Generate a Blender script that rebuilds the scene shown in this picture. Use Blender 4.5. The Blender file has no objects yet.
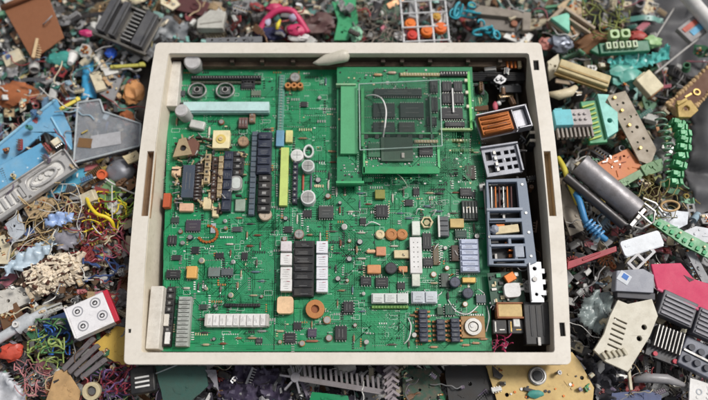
EXPO = 0.74
import bpy, bmesh, math, random
from mathutils import Vector, Matrix, Euler, noise
from mathutils.geometry import tessellate_polygon
R = math.radians
rnd = random.Random(7)
scene = bpy.context.scene
COL = scene.collection

# ---------------------------------------------------------------- camera
F = 700.0; DIST = 0.70; ZR = 0.060          # focal length in photo pixels, distance, height of the tray rim
TH = math.atan(0.000465 * F)
cT, sT = math.cos(TH), math.sin(TH)
CAM = Vector((0, -DIST * sT, ZR + DIST * cT))
cd = bpy.data.cameras.new('camera'); cam = bpy.data.objects.new('camera', cd); COL.objects.link(cam)
cam.location = CAM; cam.rotation_euler = (TH, 0, 0)
cd.sensor_width = 36; cd.lens = 36 * F / 708; cd.clip_start = 0.01; cd.clip_end = 50
cd.dof.use_dof = True; cd.dof.focus_distance = 0.70; cd.dof.aperture_fstop = 2.2
scene.camera = cam

def PT(px, py, z):
    """point at height z seen at photo pixel px,py, and the metres one pixel spans there"""
    u, v = px - 354.0, 200.0 - py
    t = (CAM.z - z) / (F * cT - v * sT)
    return Vector((CAM.x + u * t, CAM.y + (F * sT + v * cT) * t, z)), t
def P(px, py, z): return PT(px, py, z)[0]

# ---------------------------------------------------------------- world and light
w = bpy.data.worlds.new('World'); scene.world = w; w.use_nodes = True
nt = w.node_tree; nt.nodes.clear()
sky = nt.nodes.new('ShaderNodeTexSky'); sky.sky_type = 'NISHITA'; sky.sun_disc = False
SUN_EL, SUN_AZ = R(54), R(62)
sky.sun_elevation = SUN_EL; sky.sun_rotation = SUN_AZ; sky.dust_density = 4; sky.air_density = 1.0
hsv = nt.nodes.new('ShaderNodeHueSaturation'); hsv.inputs['Saturation'].default_value = 0.25
bg = nt.nodes.new('ShaderNodeBackground'); bg.inputs['Strength'].default_value = 0.052
ow = nt.nodes.new('ShaderNodeOutputWorld')
nt.links.new(sky.outputs[0], hsv.inputs['Color']); nt.links.new(hsv.outputs[0], bg.inputs['Color']); nt.links.new(bg.outputs[0], ow.inputs[0])
sd = bpy.data.lights.new('sun', 'SUN'); so = bpy.data.objects.new('sun', sd); COL.objects.link(so)
sd.energy = 1.5; sd.angle = R(14); sd.color = (1, 0.97, 0.92)
d = Vector((math.sin(SUN_AZ) * math.cos(SUN_EL), math.cos(SUN_AZ) * math.cos(SUN_EL), math.sin(SUN_EL)))
so.rotation_euler = d.to_track_quat('Z', 'Y').to_euler(); so.location = d * 3
scene.view_settings.view_transform = 'Standard'; scene.view_settings.look = 'None'
scene.view_settings.exposure = EXPO; scene.view_settings.gamma = 1

# ---------------------------------------------------------------- materials
def lin(c):
    return tuple((x / 255 / 12.92) if x <= 10 else ((x / 255 + 0.055) / 1.055) ** 2.4 for x in c[:3])
_M = {}
def mat(c, rough=0.5, metal=0.0, dirt=0.35, dirtc=(70, 58, 45), scale=90, bump=0.15, alpha=1.0, trans=0.0, spec=0.5, vary=0.14):
    key = (tuple(c), rough, metal, dirt, dirtc, scale, bump, alpha, trans)
    if key in _M: return _M[key]
    m = bpy.data.materials.new('surface'); m.use_nodes = True
    n = m.node_tree; b = n.nodes['Principled BSDF']; L = n.links.new
    tc = n.nodes.new('ShaderNodeTexCoord'); oi = n.nodes.new('ShaderNodeObjectInfo')
    add = n.nodes.new('ShaderNodeVectorMath'); add.operation = 'ADD'
    L(tc.outputs['Object'], add.inputs[0]); L(oi.outputs['Random'], add.inputs[1])
    n1 = n.nodes.new('ShaderNodeTexNoise'); n1.inputs['Scale'].default_value = scale; n1.inputs['Detail'].default_value = 6; n1.inputs['Roughness'].default_value = 0.65
    n2 = n.nodes.new('ShaderNodeTexNoise'); n2.inputs['Scale'].default_value = scale * 9; n2.inputs['Detail'].default_value = 3
    L(add.outputs[0], n1.inputs['Vector']); L(add.outputs[0], n2.inputs['Vector'])
    cr = n.nodes.new('ShaderNodeValToRGB'); cr.color_ramp.elements[0].position = 0.42; cr.color_ramp.elements[1].position = 0.78
    L(n1.outputs['Fac'], cr.inputs[0])
    base = lin(c)
    mx = n.nodes.new('ShaderNodeMix'); mx.data_type = 'RGBA'
    mu = n.nodes.new('ShaderNodeMath'); mu.operation = 'MULTIPLY'; mu.inputs[1].default_value = dirt
    L(cr.outputs[0], mu.inputs[0]); L(mu.outputs[0], mx.inputs[0])
    mx.inputs[6].default_value = (*base, 1); mx.inputs[7].default_value = (*lin(dirtc), 1)
    hs = n.nodes.new('ShaderNodeHueSaturation')
    mr = n.nodes.new('ShaderNodeMapRange'); mr.inputs[3].default_value = 1 - vary; mr.inputs[4].default_value = 1 + vary * 0.6
    L(n2.outputs['Fac'], mr.inputs[0]); L(mr.outputs[0], hs.inputs['Value']); L(mx.outputs[2], hs.inputs['Color'])
    if dirt > 0.15:
        vo = n.nodes.new('ShaderNodeTexNoise'); vo.inputs['Scale'].default_value = scale * 3.3; vo.inputs['Detail'].default_value = 8; vo.inputs['Roughness'].default_value = 0.8
        L(add.outputs[0], vo.inputs['Vector']); c2 = n.nodes.new('ShaderNodeValToRGB'); c2.color_ramp.elements[0].position = 0.56; c2.color_ramp.elements[1].position = 0.70
        m3 = n.nodes.new('ShaderNodeMath'); m3.operation = 'MULTIPLY'; m3.inputs[1].default_value = min(.6, dirt * .9); L(vo.outputs['Fac'], c2.inputs[0]); L(c2.outputs[0], m3.inputs[0])
        x2 = n.nodes.new('ShaderNodeMix'); x2.data_type = 'RGBA'; x2.inputs[7].default_value = (*[q * .5 for q in lin(dirtc)], 1); L(m3.outputs[0], x2.inputs[0]); L(hs.outputs[0], x2.inputs[6]); L(x2.outputs[2], b.inputs['Base Color'])
    else: L(hs.outputs[0], b.inputs['Base Color'])
    rr = n.nodes.new('ShaderNodeMapRange'); rr.inputs[3].default_value = max(0.05, rough - 0.15); rr.inputs[4].default_value = min(1, rough + 0.25)
    L(n1.outputs['Fac'], rr.inputs[0]); L(rr.outputs[0], b.inputs['Roughness'])
    b.inputs['Metallic'].default_value = metal; b.inputs['Alpha'].default_value = alpha
    b.inputs['Specular IOR Level'].default_value = spec
    if trans:
        b.inputs['Transmission Weight'].default_value = trans; b.inputs['IOR'].default_value = 1.2
    if bump:
        bp = n.nodes.new('ShaderNodeBump'); bp.inputs['Strength'].default_value = bump; bp.inputs['Distance'].default_value = 0.0003
        ad = n.nodes.new('ShaderNodeMath'); L(n1.outputs['Fac'], ad.inputs[0]); L(n2.outputs['Fac'], ad.inputs[1])
        L(ad.outputs[0], bp.inputs['Height']); L(bp.outputs[0], b.inputs['Normal'])
    _M[key] = m
    return m
def plas(*c, **k): return mat(c, **k)
def metl(*c, **k):
    k.setdefault('rough', 0.4); k.setdefault('metal', 0.85); return mat(c, **k)
BLACK = mat((30, 30, 33), rough=0.4, dirt=0.4, dirtc=(95, 88, 80), vary=0.3)
CHIP = mat((34, 34, 38), rough=0.45, dirt=0.25, dirtc=(80, 78, 74))
NAVY = mat((38, 44, 62), rough=0.35, dirt=0.4, dirtc=(95, 100, 110))
WHITE = mat((226, 224, 222), rough=0.5, dirt=0.3, dirtc=(140, 128, 112))
OFFW = mat((214, 208, 198), rough=0.5, dirt=0.4, dirtc=(125, 108, 86))
TIN = metl(190, 188, 184, rough=0.35, dirt=0.4)
STEEL = metl(150, 148, 146, rough=0.4, dirt=0.45)
GOLD = mat((205, 170, 100), rough=0.4, metal=0.5, dirt=0.35)
COPPER = mat((190, 110, 55), rough=0.4, metal=0.6, dirt=0.35)
AMBER = mat((190, 128, 74), rough=0.35, dirt=0.35, dirtc=(120, 70, 30))
CREAM = mat((222, 205, 165), rough=0.45, dirt=0.4, dirtc=(120, 95, 60))
HOLE = mat((10, 10, 10), rough=0.9, dirt=0, bump=0)
SILK = mat((200, 215, 205), rough=0.6, dirt=0.3, bump=0)
CLEAR = mat((48, 62, 58), rough=0.05, alpha=0.16, dirt=0.3, dirtc=(90, 120, 105))
SMOKE = mat((150, 155, 160), rough=0.3, alpha=0.6, dirt=0.5, dirtc=(210, 210, 210))
PCB = mat((22, 134, 84), rough=0.34, dirt=0.75, dirtc=(66, 138, 106), scale=42, bump=0.08)

# ---------------------------------------------------------------- mesh builder (units of one photo pixel, about a millimetre)
U = 0.001
class MB:
    def __init__(s, *mats): s.v = []; s.f = []; s.m = []; s.mats = list(mats); s.mx = Matrix.Identity(4); s.cur = 0
    def mi(s, m):
        if m not in s.mats: s.mats.append(m)
        s.cur = s.mats.index(m); return s
    def raw(s, vs, fs):
        o = len(s.v); s.v += [tuple(s.mx @ Vector(p)) for p in vs]
        for f in fs: s.f.append(tuple(i + o for i in f)); s.m.append(s.cur)
        return s
    def box(s, cx, cy, z0, lx, ly, lz, rz=0, taper=0):
        a, b = lx / 2, ly / 2; c, n = math.cos(R(rz)), math.sin(R(rz)); t = taper
        vs = []
        for z, k in ((z0, 0), (z0 + lz, t)):
            for x, y in ((-a + k, -b + k), (a - k, -b + k), (a - k, b - k), (-a + k, b - k)):
                vs.append((cx + x * c - y * n, cy + x * n + y * c, z))
        return s.raw(vs, [(3, 2, 1, 0), (4, 5, 6, 7), (0, 1, 5, 4), (1, 2, 6, 5), (2, 3, 7, 6), (3, 0, 4, 7)])
    def prism(s, outer, z0, z1, holes=()):
        loops = [list(outer)] + [list(h) for h in holes]
        flat = [p for l in loops for p in l]
        tris = tessellate_polygon([[Vector((p[0], p[1], 0)) for p in l] for l in loops])
        N = len(flat); fs = []
        for t in tris:
            a, b, c = (flat[i] for i in t)
            ar = (b[0] - a[0]) * (c[1] - a[1]) - (b[1] - a[1]) * (c[0] - a[0])
            t = tuple(t) if ar > 0 else tuple(reversed(t))
            fs.append(tuple(i + N for i in t)); fs.append(tuple(reversed(t)))
        k = 0
        for li, l in enumerate(loops):
            ar = sum(l[i][0] * l[(i + 1) % len(l)][1] - l[(i + 1) % len(l)][0] * l[i][1] for i in range(len(l)))
            ccw = (ar > 0) == (li == 0)
            for i in range(len(l)):
                a, b = k + i, k + (i + 1) % len(l)
                fs.append((a, b, b + N, a + N) if ccw else (b, a, a + N, b + N))
            k += len(l)
        return s.raw([(p[0], p[1], z0) for p in flat] + [(p[0], p[1], z1) for p in flat], fs)
    def cyl(s, cx, cy, z0, r, h, seg=16, r2=None):
        r2 = r if r2 is None else r2
        vs = [(cx + q * math.cos(2 * math.pi * i / seg), cy + q * math.sin(2 * math.pi * i / seg), z) for z, q in ((z0, r), (z0 + h, r2)) for i in range(seg)]
        fs = [tuple(range(seg - 1, -1, -1)), tuple(range(seg, 2 * seg))] + [(i, (i + 1) % seg, seg + (i + 1) % seg, seg + i) for i in range(seg)]
        return s.raw(vs, fs)
    def ring(s, cx, cy, z0, r, ri, h, seg=20, sx=1, sy=1):
        o = [(cx + sx * r * math.cos(2 * math.pi * i / seg), cy + sy * r * math.sin(2 * math.pi * i / seg)) for i in range(seg)]
        n = [(cx + (sx * r - (r - ri)) * math.cos(2 * math.pi * i / seg), cy + (sy * r - (r - ri)) * math.sin(2 * math.pi * i / seg)) for i in range(seg)]
        return s.prism(o, z0, z0 + h, [n])
    def tube(s, pts, r, seg=6, closed=False):
        pts = [Vector(p) for p in pts]; n = len(pts); vs = []; fs = []
        up = Vector((0.13, 0.21, 0.97))
        for i, p in enumerate(pts):
            d = (pts[min(i + 1, n - 1)] - pts[max(i - 1, 0)]); d = d.normalized() if d.length else Vector((1, 0, 0))
            a = d.cross(up); a = a.normalized() if a.length > 1e-3 else Vector((1, 0, 0)); b = a.cross(d)
            q = r[i] if isinstance(r, (list, tuple)) else r
            for k in range(seg):
                t = 2 * math.pi * k / seg; vs.append(tuple(p + a * q * math.cos(t) + b * q * math.sin(t)))
        for i in range(n - 1):
            for k in range(seg):
                k2 = (k + 1) % seg; fs.append((i * seg + k, i * seg + k2, (i + 1) * seg + k2, (i + 1) * seg + k))
        fs += [tuple(range(seg - 1, -1, -1)), tuple(range((n - 1) * seg, n * seg))]
        return s.raw(vs, fs)
    def rod(s, a, b, r, seg=12): return s.tube([a, b], r, seg)
    def lump(s, c, rad, amp=0.3, fr=0.12, seed=0, sub=3, sq=(1, 1, 1)):
        bm = bmesh.new(); bmesh.ops.create_icosphere(bm, subdivisions=sub, radius=1)
        o = Vector((seed * 7.7, seed * 3.1, seed * 1.3)); vs = []
        for v in bm.verts:
            k = 1 + amp * 0.9 * (0.45 - noise.turbulence(v.co * fr * 14 + o, 4, True, noise_basis='PERLIN_ORIGINAL', amplitude_scale=0.6, frequency_scale=2.1)) + amp * .5 * noise.noise(v.co * 1.4 + o)
            vs.append((c[0] + v.co.x * rad * sq[0] * k, c[1] + v.co.y * rad * sq[1] * k, c[2] + v.co.z * rad * sq[2] * k))
        fs = [tuple(v.index for v in f.verts) for f in bm.faces]; bm.free()
        return s.raw(vs, fs)
    def sheet(s, poly, z, th, amp=0, fr=0.1, seed=0, step=3.0):
        """crumpled sheet: grid over the polygon, noise for folds, with thickness"""
        xs = [p[0] for p in poly]; ys = [p[1] for p in poly]
        x0, x1, y0, y1 = min(xs), max(xs), min(ys), max(ys)
        def inside(x, y):
            c = False
            for i in range(len(poly)):
                (ax, ay), (bx, by) = poly[i], poly[i - 1]
                if (ay > y) != (by > y) and x < (bx - ax) * (y - ay) / (by - ay + 1e-9) + ax: c = not c
            return c
        nx, ny = max(2, int((x1 - x0) / step)), max(2, int((y1 - y0) / step))
        idx = {}; vs = []; fs = []
        def gv(i, j):
            if (i, j) not in idx:
                x = x0 + (x1 - x0) * i / nx; y = y0 + (y1 - y0) * j / ny
                q = Vector((x * fr, y * fr, seed * 5.3))
                zz = amp * (1.4 * (abs(noise.noise(q)) * 2 - 0.5) + 0.6 * noise.noise(q * 2.7))
                jx, jy = noise.noise(q * 3 + Vector((9, 1, 4))), noise.noise(q * 3 + Vector((3, 8, 2)))
                idx[(i, j)] = len(vs); vs.append((x + jx * step * 0.8, y + jy * step * 0.8, z + zz))
            return idx[(i, j)]
        for i in range(nx):
            for j in range(ny):
                if inside(x0 + (x1 - x0) * (i + .5) / nx, y0 + (y1 - y0) * (j + .5) / ny):
                    fs.append((gv(i, j), gv(i + 1, j), gv(i + 1, j + 1), gv(i, j + 1)))
        n = len(vs); vs += [(a, b, c - th) for a, b, c in vs]
        ed = {}
        for f in fs:
            for k in range(4):
                e = (f[k], f[(k + 1) % 4]); ed[e] = 1
        side = [(b, a, a + n, b + n) for (a, b) in ed if (b, a) not in ed]
        return s.raw(vs, fs + [tuple(reversed([i + n for i in f])) for f in fs] + side)
    def obj(s, name, parent=None, bevel=0, smooth=False, loc=None, unit=U):
        me = bpy.data.meshes.new(name); me.from_pydata([(x * unit, y * unit, z * unit) for x, y, z in s.v], [], s.f)
        for m in s.mats: me.materials.append(m)
        me.polygons.foreach_set('material_index', s.m)
        me.polygons.foreach_set('use_smooth', [True] * len(me.polygons)); me.update()
        if not smooth: me.set_sharp_from_angle(angle=R(33))
        o = bpy.data.objects.new(name, me); COL.objects.link(o)
        if parent: o.parent = parent
        if loc is not None: o.location = loc
        if bevel:
            b = o.modifiers.new('bevel', 'BEVEL'); b.width = bevel * U; b.segments = 2; b.limit_method = 'ANGLE'; b.angle_limit = R(35)
            b.harden_normals = False
        return o
def rectp(x0, y0, x1, y1): return [(x0, y0), (x1, y0), (x1, y1), (x0, y1)]
def circ(cx, cy, r, n=14): return [(cx + r * math.cos(2 * math.pi * i / n), cy + r * math.sin(2 * math.pi * i / n)) for i in range(n)]
def spline(pts, n=8):
    pts = [Vector(p) for p in pts]; q = [pts[0]] + pts + [pts[-1]]; out = []
    for i in range(1, len(q) - 2):
        a, b, c, d_ = q[i - 1:i + 3]
        for k in range(n):
            t = k / n; out.append(0.5 * ((2 * b) + (c - a) * t + (2 * a - 5 * b + 4 * c - d_) * t * t + (3 * b - a - 3 * c + d_) * t ** 3))
    out.append(pts[-1]); return out
def tag(o, label=None, cat=None, group=None, kind=None):
    if label: o['label'] = label
    if cat: o['category'] = cat
    if group: o['group'] = group
    if kind: o['kind'] = kind
    return o
def empty(name, label, cat, group=None):
    o = bpy.data.objects.new(name, None); COL.objects.link(o); o.empty_display_size = 0.01
    return tag(o, label, cat, group)
HERO = []      # (px, py, short phrase)
def place(o, px, py, z, rz=0, rx=0, ry=0, say=None):
    """z in mm; the item's pixel-sized mesh is scaled so that it spans as many pixels in the photograph"""
    p, t = PT(px, py, z * U); o.location = p; o.scale = (t / U,) * 3
    m = Matrix.Rotation(R(ry), 3, 'Y') @ Matrix.Rotation(R(rx), 3, 'X') @ Matrix.Rotation(R(rz), 3, 'Z')
    o.rotation_euler = m.to_euler()
    if say: HERO.append((px, py, say))
    return o
# ---------------------------------------------------------------- plastic tray (real rectangle, 415 x 339 mm)
TRAY = mat((220, 213, 202), rough=0.45, dirt=0.26, dirtc=(176, 162, 138), scale=34, bump=0.06, vary=0.08)
TRAYIN = mat((214, 204, 186), rough=0.5, dirt=0.4, dirtc=(150, 128, 96), scale=30, bump=0.05, vary=0.08)
FLOOR = mat((70, 60, 50), rough=0.7, dirt=0.6, dirtc=(35, 28, 22), scale=40)
def avg(*v): return sum(v) / len(v)
def PX(px, py, z=60): return P(px, py, z * U) / U
tl, tr, bl, br = PX(155, 43), PX(540, 42), PX(125, 365), PX(572, 364)
OX0, OX1 = avg(tl.x, bl.x), avg(tr.x, br.x); OY1, OY0 = avg(tl.y, tr.y), avg(bl.y, br.y)
il, ir, jl, jr = PX(168, 53), PX(526, 53), PX(143, 353), PX(556, 352)
IX0, IX1 = avg(il.x, jl.x), avg(ir.x, jr.x); IY1, IY0 = avg(il.y, ir.y), avg(jl.y, jr.y)
def rrect(x0, y0, x1, y1, r, n=5):
    o = []
    for cx, cy, a in ((x1 - r, y1 - r, 0), (x0 + r, y1 - r, 90), (x0 + r, y0 + r, 180), (x1 - r, y0 + r, 270)):
        o += [(cx + r * math.cos(R(a + 90 * k / n)), cy + r * math.sin(R(a + 90 * k / n))) for k in range(n + 1)]
    return o
def brect(x0, y0, x1, y1, r, bow=6.0):
    """rounded rectangle whose long sides bulge a little"""
    ym, hh = (OY0 + OY1) / 2, (OY1 - OY0) / 2; pts = rrect(x0, y0, x1, y1, r); o = []
    for i, p in enumerate(pts):
        q = pts[(i + 1) % len(pts)]; o.append(p)
        if abs(q[1] - p[1]) > 60: o += [(p[0] + (q[0] - p[0]) * k / 12, p[1] + (q[1] - p[1]) * k / 12) for k in range(1, 12)]
    xm = (x0 + x1) / 2
    return [(x + (1 if x > xm else -1) * bow * (1 - ((y - ym) / hh) ** 2) * min(1, abs(x - xm) / (x1 - xm)), y) for x, y in o]
tray = empty('plastic_tray', 'large off-white plastic housing tray with raised rim, holding the green circuit boards', 'tray')
tray.location = (0, 0, 0)
def pxrect(x0, y0, x1, y1, z=60):
    a, b = PX(x0, (y0 + y1) / 2, z), PX(x1, (y0 + y1) / 2, z); c, d_ = PX((x0 + x1) / 2, y0, z), PX((x0 + x1) / 2, y1, z)
    return rectp(a.x, d_.y, b.x, c.y)
slotL = pxrect(141.5, 151, 148, 216); slotR = pxrect(549.5, 151, 555, 216)
slotL = rectp(IX0 - 13.3, slotL[0][1], IX0 - 6.2, slotL[2][1]); slotR = rectp(OX1 - 7.6, slotR[0][1], OX1 - .6, slotR[2][1])
h1, h2, h3 = pxrect(533.5, 60, 539, 70), pxrect(559.8, 322.6, 565.3, 336.4), pxrect(128, 329, 131, 333)
m = MB(TRAY); out = brect(OX0, OY0, OX1, OY1, 4.5)
inn = brect(IX0, IY0, IX1, IY1, 2.5)
m.prism(out, 57, 60, [inn, slotL, slotR, h1, h2, h3])
m.obj('rim', tray, bevel=.8)
m = MB(TRAY)
m.prism(brect(OX0 + 1, OY0 + 1, OX1 - 1, OY1 - 1, 4.5), 38, 57.2, [brect(OX0 + 3.4, OY0 + 3.4, OX1 - 3.4, OY1 - 3.4, 5)])
m.obj('skirt', tray)
# inner walls from the rim opening down to the floor: beige above, shade painted into a dark lower part on the far and right sides
SL = 6; zf = 6
SHADEW = mat((58, 46, 38), rough=.65, dirt=.6, dirtc=(110, 92, 72), scale=60)
a = brect(IX0 + .3, IY0 + .3, IX1 - .3, IY1 - .3, 2.5); b = brect(IX0 + SL, IY0 + 1, IX1 - 3, IY1 - 1.5, 2.5); n = len(a)
a2 = brect(IX0 - .6, IY0 - .6, IX1 + .6, IY1 + .6, 2.5)
def wmix(i, z): k = (57.1 - z) / (57.1 - zf); return (a[i][0] + (b[i][0] - a[i][0]) * k, a[i][1] + (b[i][1] - a[i][1]) * k, z)
for name, mm in (('inner_wall', TRAYIN), ('shaded_lower_wall', SHADEW)):
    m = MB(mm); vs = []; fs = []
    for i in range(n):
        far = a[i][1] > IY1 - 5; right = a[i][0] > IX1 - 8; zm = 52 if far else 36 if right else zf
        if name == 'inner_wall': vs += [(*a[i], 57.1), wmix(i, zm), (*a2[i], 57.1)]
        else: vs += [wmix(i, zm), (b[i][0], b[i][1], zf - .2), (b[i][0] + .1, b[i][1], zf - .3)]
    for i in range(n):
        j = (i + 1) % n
        if name == 'shaded_lower_wall' and a[i][0] < IX0 + 20 and a[i][1] < IY1 - 5: continue
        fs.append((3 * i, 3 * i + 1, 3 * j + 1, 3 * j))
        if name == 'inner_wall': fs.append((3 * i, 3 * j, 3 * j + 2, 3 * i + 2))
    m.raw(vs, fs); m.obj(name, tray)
m = MB(FLOOR); m.prism(brect(IX0 + SL - 3, IY0 - 1, IX1 - 5, IY1, 4), 2, 5.9); m.obj('base', tray)
# channels under the long slots and pockets under the square holes
for sl, mm in ((slotL, mat((176, 146, 116), rough=.6, dirt=.4)), (slotR, mat((196, 172, 136), rough=.6, dirt=.3))):
    m = MB(mm); m.prism([(x, y) for x, y in sl], 47, 48.5); 
    x0, y0 = sl[0]; x1, y1 = sl[2]
    m.box((x0 + x1) / 2, y0 - .6, 47, x1 - x0 + 2, 1, 9.8); m.box((x0 + x1) / 2, y1 + .6, 47, x1 - x0 + 2, 1, 9.8)
    m.box(x0 - .6, (y0 + y1) / 2, 47.2, 1, y1 - y0, 9.6); m.box(x1 + .6, (y0 + y1) / 2, 47.2, 1, y1 - y0, 9.6)
    m.obj('slot', tray)
for hh in (h1, h2, h3):
    m = MB(HOLE); x0, y0 = hh[0]; x1, y1 = hh[2]; m.box((x0 + x1) / 2, (y0 + y1) / 2, 55.4, x1 - x0 + 1.2, y1 - y0 + 1.2, 2); m.obj('latch_hole', tray)
# beige rails and posts moulded inside the walls
def trbox(name, x0, y0, x1, y1, z0, z1, mm, bevel=.8):
    a = PX(x0, (y0 + y1) / 2, z1); b = PX(x1, (y0 + y1) / 2, z1); c = PX((x0 + x1) / 2, y0, z1); e = PX((x0 + x1) / 2, y1, z1)
    m = MB(mm); m.box((a.x + b.x) / 2, (c.y + e.y) / 2, z0, b.x - a.x, c.y - e.y, z1 - z0); return m.obj(name, tray, bevel=bevel)
trbox('rail', 168, 61, 179, 106, 6, 46, OFFW)
trbox('rail', 148, 286, 161, 349, 6, 52, OFFW)
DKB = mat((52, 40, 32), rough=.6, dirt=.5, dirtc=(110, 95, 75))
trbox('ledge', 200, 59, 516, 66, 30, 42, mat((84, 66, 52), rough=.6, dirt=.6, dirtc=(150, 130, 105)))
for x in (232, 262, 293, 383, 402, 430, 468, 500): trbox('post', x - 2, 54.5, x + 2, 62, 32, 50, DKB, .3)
# black square teeth on the inside of the right wall
for y in (128, 136, 144, 275, 286, 297):
    xx = 532 if y < 200 else 548
    trbox('wall_tooth', xx - 2.5, y - 2.2, xx + 2.5, y + 2.2, 30, 45, HOLE, 0)
for y in (132, 140, 280.5, 291.5):
    xx = 533 if y < 200 else 548
    trbox('wall_rib', xx - 3, y - 1.3, xx + 3, y + 1.3, 30, 47, TRAYIN, .3)
HERO.append((354, 200, 'the off-white tray'))

# ---------------------------------------------------------------- main circuit board
ZB = 34.0
board = empty('circuit_board', 'large green main circuit board crowded with chips, lying in the off-white tray', 'circuit board')
BC = P(330, 210, ZB * U); board.location = BC
def comp_frame(cx, cy, w_, h_, z):
    p, t = PT(cx, cy, z * U)
    hy = (PX(cx, cy - h_ / 2, z).y - PX(cx, cy + h_ / 2, z).y)
    return p, t / U, hy
bq = [PX(169, 69, ZB), PX(161, 351.5, ZB), PX(492, 351, ZB), PX(487, 190, ZB), PX(472, 69, ZB)]
cor = [(p.x - BC.x / U, p.y - BC.y / U) for p in bq]
EDGE = mat((96, 150, 90), rough=.5)
m = MB(PCB); m.prism(cor, -1.6, 0)
TR1 = mat((58, 158, 108), rough=.35, dirt=.2, bump=0); TR2 = mat((20, 108, 68), rough=.35, dirt=.2, bump=0)
rb = random.Random(3)
SOLD = metl(200, 200, 192, rough=.3, bump=0); 
# copper traces, solder pads and white legend as thin raised print on the board
def bl_(px, py, z=ZB):
    p = PX(px, py, z); return p.x - BC.x / U, p.y - BC.y / U
def traces(m, x0, y0, x1, y1, n, r_, conv, zz=0.06, inside=None):
    for _ in range(n):
        x, y = r_.uniform(x0, x1), r_.uniform(y0, y1); d0 = r_.choice((0, 0, 90, 90, 90, 0, 45, 135)); pitch = r_.choice((1.5, 1.8, 2.2)); k = r_.choice((1, 1, 2, 3, 4, 5, 7))
        m.mi(r_.choice((TR1, TR1, TR2)))
        segs = []
        dd = d0
        for s_ in range(r_.choice((1, 2, 2, 3))):
            segs.append((dd, r_.uniform(6, 34))); dd += r_.choice((45, -45, 90, -90))
        for j in range(k):
            cx, cy = x - math.sin(R(d0)) * pitch * j, y + math.cos(R(d0)) * pitch * j
            for (a_, l_) in segs:
                nx, ny = cx + math.cos(R(a_)) * l_, cy + math.sin(R(a_)) * l_
                if not (x0 < nx < x1 and y0 < ny < y1): break
                a, b = conv(cx, cy), conv(nx, ny)
                dx, dy = b[0] - a[0], b[1] - a[1]; q = math.hypot(dx, dy) or 1; wx, wy = -dy / q * .22, dx / q * .22
                m.raw([(a[0] + wx, a[1] + wy, zz), (a[0] - wx, a[1] - wy, zz), (b[0] - wx, b[1] - wy, zz), (b[0] + wx, b[1] + wy, zz)], [(0, 1, 2, 3)])
                cx, cy = nx, ny
def pads(m, x0, y0, x1, y1, n, r_, conv, zz=0.12):
    for _ in range(n):
        x, y = r_.uniform(x0, x1), r_.uniform(y0, y1); k = r_.choice((1, 1, 1, 2, 4, 8, 10)); hor = r_.random() < .6
        m.mi(r_.choice((SOLD, SOLD, SILK, TR1, TR2)))
        rr = r_.uniform(.35, .8)
        for j in range(k):
            px, py = (x + j * 2.2, y) if hor else (x, y + j * 2.2)
            if x0 < px < x1 and y0 < py < y1:
                c = conv(px, py); m.cyl(c[0], c[1], zz - .1, rr, .1 + rr * .5, 7, rr * .5)
def legend(m, x0, y0, x1, y1, n, r_, conv, zz=0.1):
    for _ in range(n):
        x, y = r_.uniform(x0 + 4, x1 - 8), r_.uniform(y0 + 4, y1 - 8); m.mi(SILK)
        a = conv(x, y); t = r_.random()
        if t < .5:     # component outline
            w_, h_ = r_.uniform(2.5, 9), r_.uniform(2.5, 6)
            for bx in ((0, 0, w_, .3), (0, h_, w_, .3), (-w_ / 2, h_ / 2, .3, h_), (w_ / 2, h_ / 2, .3, h_)): m.box(a[0] + bx[0], a[1] + bx[1], zz - .05, bx[2], bx[3], .05)
        else:          # tiny ticks of print
            for j in range(r_.randint(2, 4)): m.box(a[0] + j * 1.3, a[1], zz - .05, .7, r_.uniform(.5, 1.3), .05)
traces(m, 163, 70, 488, 350, 1100, rb, bl_); pads(m, 164, 71, 487, 349, 800, rb, bl_); legend(m, 168, 71, 485, 346, 380, rb, bl_)
for _ in range(420):   # tiny soldered chips in aligned groups: part of the board's own texture
    x, y = rb.uniform(170, 480), rb.uniform(72, 346); m.mi(rb.choice((BLACK, CREAM, TIN, CHIP, AMBER, WHITE, TIN, CHIP))); k = rb.choice((1, 2, 3, 4, 6)); hor = rb.random() < .5
    l_, w_, h_ = rb.uniform(1.3, 3), rb.uniform(.7, 1.3), rb.uniform(.4, 1.1)
    for j in range(k):
        a = bl_(x + (j * 2.3 if hor else 0), y + (0 if hor else j * 2.3)); m.box(a[0], a[1], 0, w_ if hor else l_, l_ if hor else w_, h_)
m.obj('board', board)
m = MB(mat((14, 50, 36), rough=.7)); s0, s1 = bl_(276.5, 70), bl_(274, 350); m.tube([(*s0, .02), (*s1, .02)], .45, 4); m.obj('seam', board)

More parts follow.
